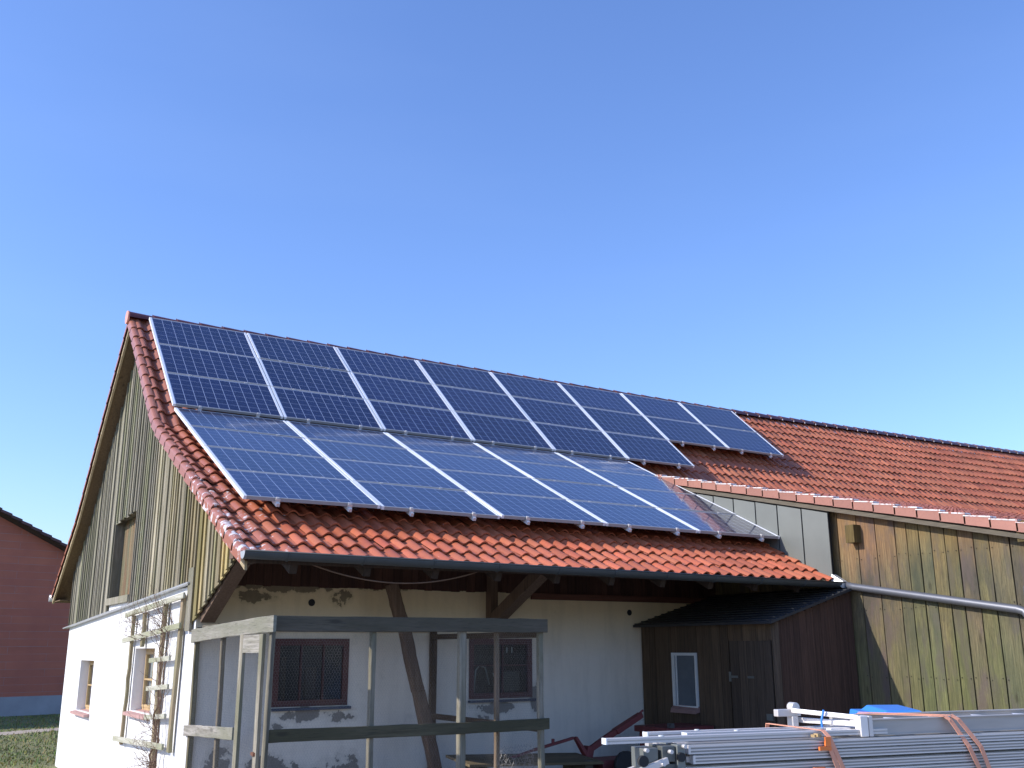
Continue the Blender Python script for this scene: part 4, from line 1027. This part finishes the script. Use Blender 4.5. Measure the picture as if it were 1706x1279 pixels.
# local frame: x along the gable wall, y away from the camera, z up from the ground
def bpart(mb, name, mat, par=None): return mb.build(name, M[mat], par or bld, world=False)
BS = -.455             # slope of the verge
ZV = 6.62              # verge height above ground where the picture's left edge cuts it
def bz(x): return ZV + BS*(x+.8)
XR, XE = -6.5, 7.5
wl = MB(); wl.face([(XE, 0, .62), (XE, 0, bz(XE)-.05), (XR, 0, bz(XR)-.05), (2*XR-XE, 0, bz(XE)-.05), (2*XR-XE, 0, .62)]); wl.face([(XE, 0, .62), (XE, 14, .62), (XE, 14, bz(XE)-.05), (XE, 0, bz(XE)-.05)]); wl.face([(2*XR-XE, 0, .62), (2*XR-XE, 0, bz(XE)), (2*XR-XE, 14, bz(XE)), (2*XR-XE, 14, .62)])
bpart(wl, 'brick_wall', 'clay_block')
pl = MB(); pl.box(2*XR-XE-.02, XE+.02, -.02, 14, -.4, .62); bpart(pl, 'plinth', 'concrete')
rf = part('roof', bld, True)
rt_ = MB()
for (xa, xb) in ((XR, XE+.5), (XR, 2*XR-XE-.5)):
    za, zb = bz(XR), bz(XE+.5); rt_.hexa([(xa, -.35, za+.0), (xb, -.35, zb), (xb, 14.3, zb), (xa, 14.3, za), (xa, -.35, za+.10), (xb, -.35, zb+.10), (xb, 14.3, zb+.10), (xa, 14.3, za+.10)])
bpart(rt_, 'roof_deck', 'dark_wood', rf)
vt_ = MB(); x = XR; sl = math.hypot(1, BS)
while x < XE+.5:
    L = .35; z0 = bz(x)+.10; z1 = bz(x+L)+.10+.045
    vt_.hexa([(x, -.40, z0-.09), (x+L+.03, -.40, z1-.10), (x+L+.03, 14.3, z1-.10), (x, 14.3, z0-.09), (x, -.40, z0+.0), (x+L+.03, -.40, z1-.01), (x+L+.03, 14.3, z1-.01), (x, 14.3, z0+.0)], random.uniform(.8, 1.2)); x += L
bpart(vt_, 'roof_tiles', 'tile_dark', rf)

# ------------------------------------------------------------------ foreground: trailer with aluminium load
TZ = -R(12)
tl = empty('trailer', (-.04, -13.05, 0), 'flat grey trailer carrying the stack of aluminium planks', 'trailer', rz=TZ)
def tp(mb, name, mat, par=None, bevel=0): return mb.build(name, M[mat], par or tl, world=False, bevel=bevel)
b = MB(); b.box(.1, 4.2, .0, .06, .62, .74); b.box(.1, 4.2, .95, 1.01, .62, .74); 
for x in (.1, 1.2, 2.3, 3.4, 4.14): b.box(x, x+.06, .06, .95, .63, .73)
b.box(.1, 4.2, -.02, 1.03, .74, .765); b.beam((.1, .5, .66), (-1.1, .5, .55), .08, .08); tp(b, 'chassis', 'steel_dark')
b = MB()
for x in (.3, 1.5, 2.7, 3.9): b.box(x, x+.09, .0, .9, .765, .93)
tp(b, 'bearer', 'light_wood')
for yy in (-.12, 1.05):
    wh = part('wheel', tl, True); b = MB(); b.tube([(2.2, yy, .31), (2.2, yy+.15, .31)], [.31, .31], 24); tp(b, 'tyre', 'black_rubber', wh); b = MB(); b.tube([(2.2, yy-.01, .31), (2.2, yy+.16, .31)], .17, 18); tp(b, 'rim', 'zinc', wh)
b = MB(); b.box(.3, .34, 1.0, 1.02, .0, .62); b.box(3.9, 3.94, 0.0, .03, .0, .62); b.tube([(-.9, .5, 0), (-.9, .5, .55)], .03, 10); tp(b, 'support_leg', 'steel_dark')
# planks: one thing each
def plank(k, z, x0, x1, y0, y1, lab, hh=.034):
    o = empty('aluminium_plank', (-.04, -13.05, 0), lab, 'aluminium plank', 'aluminium planks stacked on the trailer', rz=TZ)
    b = MB(); dp_ = .006
    b.box(x0, x1, y0+dp_, y1-dp_, z, z+hh, .55)                       # body
    for zz0, zz1 in ((z, z+.007), (z+hh*.42, z+hh*.60), (z+hh-.006, z+hh+.0005)):
        b.box(x0, x1, y0, y0+dp_, zz0, zz1, 1.08); b.box(x0, x1, y1-dp_, y1, zz0, zz1)
    nr = 9
    for q in range(nr): yy = y0+.02+(y1-y0-.05)*q/(nr-1); b.box(x0+.001, x1-.001, yy, yy+.012, z+hh, z+hh+.003, 1.0)
    tp(b, 'deck', 'alu', o)
    c = MB(); c.box(x0-.012, x0, y0-.001, y1+.001, z-.0, z+hh+.002, 1.1)
    for q in range(5): c.box(x0-.03, x0-.0125, y0+.03+q*(y1-y0-.1)/4, y0+.07+q*(y1-y0-.1)/4, z+.006, z+hh-.004, .9)
    tp(c, 'end_cap', 'alu_bright', o)
names = ['topmost aluminium plank of the stack, with the ladder lying on it', 'aluminium plank second from the top of the trailer stack', 'aluminium plank third from the top of the trailer stack', 'aluminium plank fourth from the top of the trailer stack', 'aluminium plank fifth from the top of the trailer stack', 'lowest aluminium plank of the trailer stack']
z = 1.182
for k in range(6):
    plank(k, z, [.02, .04, .0, .05, .03, .02][k], 4.4, [.0, -.004, .006, 0, .004, 0][k], .42, names[k]); z -= [.042, .050, .042, .050, .042, .04][k]
def profile(x0, x1, y, z, w_, hh, lab, mat='alu_bright', name='aluminium_profile'):
    o = empty(name, (-.04, -13.05, 0), lab, 'aluminium profile', 'loose aluminium profiles on the stack', rz=TZ)
    b = MB(); b.box(x0, x1, y, y+w_, z, z+hh*.36); b.box(x0, x1, y+.005, y+w_-.005, z+hh*.36, z+hh*.62, .8); b.box(x0, x1, y, y+w_, z+hh*.62, z+hh)
    tp(b, 'body', mat, o)
    c = MB(); c.box(x0-.006, x0, y-.001, y+w_+.001, z-.001, z+hh+.001, 1.2); c.tube([(x0+.28, y+w_/2, z+hh), (x0+.28, y+w_/2, z+hh+.005)], .012, 8); tp(c, 'end_cap', 'white_paint', o)
profile(-.375, 1.15, .04, 1.2335, .045, .024, 'thin aluminium profile jutting out left beyond the stack')
profile(.10, 2.6, .16, 1.2225, .05, .036, 'aluminium profile lying in the middle of the top plank')
profile(-.02, 3.2, .33, 1.2225, .05, .030, 'aluminium profile lying along the rear edge of the top plank')
profile(.62, 2.9, .24, 1.2225, .03, .020, 'short narrow yellow batten lying on the top plank', 'yellow_wood')
# winch head with pulleys at the left end
wn = empty('hoist_head', (-.04, -13.05, 0), 'silver hoist end fitting with small pulleys and arms left of the stack', 'hoist fitting', rz=TZ)
b = MB(); b.box(-.22, -.145, .0, .12, 1.13, 1.215, .9); b.box(-.13, -.065, -.01, .12, 1.155, 1.222, .7); b.box(-.135, -.02, .0, .14, 1.05, 1.145, .8); b.box(-.06, -.02, -.02, .14, 1.10, 1.226, 1.15); tp(b, 'bracket', 'zinc', wn, bevel=.003)
b = MB(); b.beam((-.56, -.02, 1.03), (-.11, -.02, 1.163), .02, .028); b.beam((-.42, -.04, .99), (-.04, -.04, 1.118), .02, .026); b.beam((-.52, .1, 1.04), (-.11, .1, 1.15), .02, .02); tp(b, 'arm', 'alu_bright', wn, bevel=.002)
for (xx, zz, r) in ((-.235, 1.165, .024), (-.045, 1.175, .020), (-.12, 1.10, .02)):
    b = MB(); b.tube([(xx, -.035, zz), (xx, -.015, zz)], r, 16); tp(b, 'pulley', 'black_rubber', wn)
b = MB()
for xx, zz in ((-.22, 1.21), (-.14, 1.15), (-.05, 1.12), (-.1, 1.2), (-.03, 1.22)): b.tube([(xx, -.045, zz), (xx, -.02, zz)], .009, 8)
tp(b, 'bolt', 'alu_bright', wn)
# ladder section on top
ld = empty('ladder', (-.04, -13.05, 0), 'grey aluminium ladder section lying on top of the stacked planks', 'ladder', rz=TZ)
LZ = 1.2265
b = MB(); b.box(1.06, 4.6, .06, .085, LZ, LZ+.070); b.box(1.06, 4.6, .052, .095, LZ+.070, LZ+.075); b.box(1.06, 4.6, .052, .095, LZ-.001, LZ+.004, 1.1); tp(b, 'side_rail', 'alu_worn', ld)
b = MB(); b.box(1.10, 4.6, .40, .425, LZ, LZ+.070); b.box(1.10, 4.6, .39, .433, LZ+.070, LZ+.075); tp(b, 'side_rail', 'alu_worn', ld)
x = 1.2
while x < 4.5:
    b = MB(); b.box(x, x+.035, .0955, .3895, LZ+.025, LZ+.05, 1.2); b.face([(x-.02, .096, LZ+.0755), (x+.055, .096, LZ+.0755), (x+.02, .15, LZ+.0755)], 1.8); tp(b, 'rung', 'alu_bright', ld); x += .28
hd = MB(); hd.box(.985, 1.03, .03, .075, LZ-.003, LZ+.093, 1.25); hd.box(1.035, 1.058, .03, .10, LZ-.003, LZ+.093, 1.0)
hd.beam((1.0, .06, LZ+.085), (.84, .38, LZ+.105), .022, .022, t=1.2); hd.beam((1.0, .06, LZ+.055), (.90, .42, LZ+.055), .02, .025, t=1.2); hd.beam((.99, .06, LZ+.012), (.86, .42, LZ+.012), .03, .024, t=1.1)
hd.box(.86, .98, .10, .14, LZ+.012, LZ+.035, 1.2); hd.box(.84, .875, .38, .43, LZ, LZ+.075, 1.0); hd.box(.76, .90, .39, .43, LZ+.075, LZ+.110, .9); hd.tube([(.865, .38, LZ+.12), (.865, .43, LZ+.12)], .024, 14)
tp(hd, 'end_frame', 'alu_bright', ld, bevel=.003)
b = MB(); b.tube([(.90, .20, LZ+.115), (.893, .215, LZ+.06), (.888, .2, LZ+.01)], .006, 6); tp(b, 'cable_tie', 'blue_plastic', ld)
# straps
def strap(pts, w_, lab, extra=None):
    o = empty('lashing_strap', (-.04, -13.05, 0), lab, 'strap', 'orange lashing straps over the load', rz=TZ)
    b = MB()
    for band in pts:
        for (x0, y0, z0), (x1, y1, z1) in zip(band[:-1], band[1:]):
            v = Vector((x1-x0, y1-y0, z1-z0)); nn_ = Vector((1, 0, 0)); sd_ = (nn_ - v*(nn_.dot(v)/v.length_squared)).normalized()*w_/2
            up_ = v.cross(sd_).normalized()*.0015
            p0, p1 = Vector((x0, y0, z0)), Vector((x1, y1, z1))
            b.hexa([p0-sd_-up_, p0+sd_-up_, p1+sd_-up_, p1-sd_-up_, p0-sd_+up_, p0+sd_+up_, p1+sd_+up_, p1-sd_+up_])
    tp(b, 'webbing', 'strap', o)
    if extra: extra(o)
    return o
def buckle(o):
    b = MB(); b.box(.70, .765, -.022, -.009, 1.175, 1.192); b.box(.66, .72, -.024, -.009, 1.085, 1.102); b.box(.735, .765, -.02, -.009, 1.195, 1.235, 1.1); tp(b, 'buckle', 'orange', o)
    b = MB(); b.box(.69, .73, .0, .03, 1.232, 1.245, .8); b.box(.70, .71, -.012, .02, 1.236, 1.25); tp(b, 'ratchet', 'yellow_wood', o)
strap([[(.70, .44, 1.10), (.72, .43, 1.268), (.755, .02, 1.262), (.765, -.012, 1.232), (.87, -.014, 1.0), (.9, -.012, .72)], [(.755, -.014, 1.20), (.80, -.018, 1.08), (.83, -.02, .8)]], .022, 'orange lashing strap nearest the left end of the stack', buckle)
strap([[(1.28, .46, 1.0), (1.30, .445, 1.302), (1.515, .045, 1.306), (1.535, .03, 1.29), (1.60, -.012, 1.16), (1.72, -.014, .9), (1.78, -.012, .70)], [(1.30, .44, 1.309), (1.555, .04, 1.3105), (1.58, .02, 1.29), (1.67, -.016, 1.16), (1.76, -.018, .9)]], .024, 'orange lashing strap passing over the ladder')
# trailer clearance lamps sit below; blue bin behind
bn = empty('waste_bin', (4.85, -10.35, 0), 'blue plastic waste bin whose lid shows behind the ladder', 'bin', rz=R(-28))
b = MB(); b.hexa([(-.24, -.30, .08), (.24, -.30, .08), (.24, .26, .08), (-.24, .26, .08), (-.30, -.38, .96), (.30, -.38, .96), (.30, .34, .96), (-.30, .34, .96)]); b.build('body', M['blue_plastic'], bn, bevel=.02, world=False)
b = MB(); b.hexa([(-.33, -.42, .955), (.33, -.42, .955), (.33, .38, .975), (-.33, .38, .975), (-.32, -.41, 1.005), (.32, -.41, 1.005), (.32, .37, 1.03), (-.32, .37, 1.03)]); b.hexa([(-.24, -.32, 1.0), (.24, -.32, 1.0), (.24, .30, 1.02), (-.24, .30, 1.02), (-.18, -.24, 1.045), (.18, -.24, 1.045), (.18, .24, 1.07), (-.18, .24, 1.07)]); b.build('lid', M['blue_plastic'], bn, bevel=.012, world=False)
b = MB(); b.tube([(-.26, .40, 1.0), (.26, .40, 1.0)], .02, 10); b.build('handle', M['blue_plastic'], bn, world=False); bn.scale = (.86, .9, 1.045)
for s_ in (-1, 1): b = MB(); b.tube([(s_*.28, .24, .1), (s_*.34, .24, .1)], .10, 18); b.build('wheel', M['black_rubber'], bn, world=False)
# dark panels leaning flat behind the stack
dk = empty('sheet_stack', (2.9, -11.9, 0), 'low stack of dark boards lying behind the aluminium planks', 'boards', rz=TZ)
b = MB()
for k in range(5): b.box(-1.6+.02*k, 1.4-.03*k, -.4, .4, .10+.19*k, .10+.19*k+.17, .9+.05*k)
b.build('boards', M['pen_wood_x'], dk, world=False)
b = MB(); b.box(-1.4, -1.3, -.4, .4, 0, .0999); b.box(1.1, 1.2, -.4, .4, 0, .0999); b.build('bearer', M['light_wood'], dk, world=False)
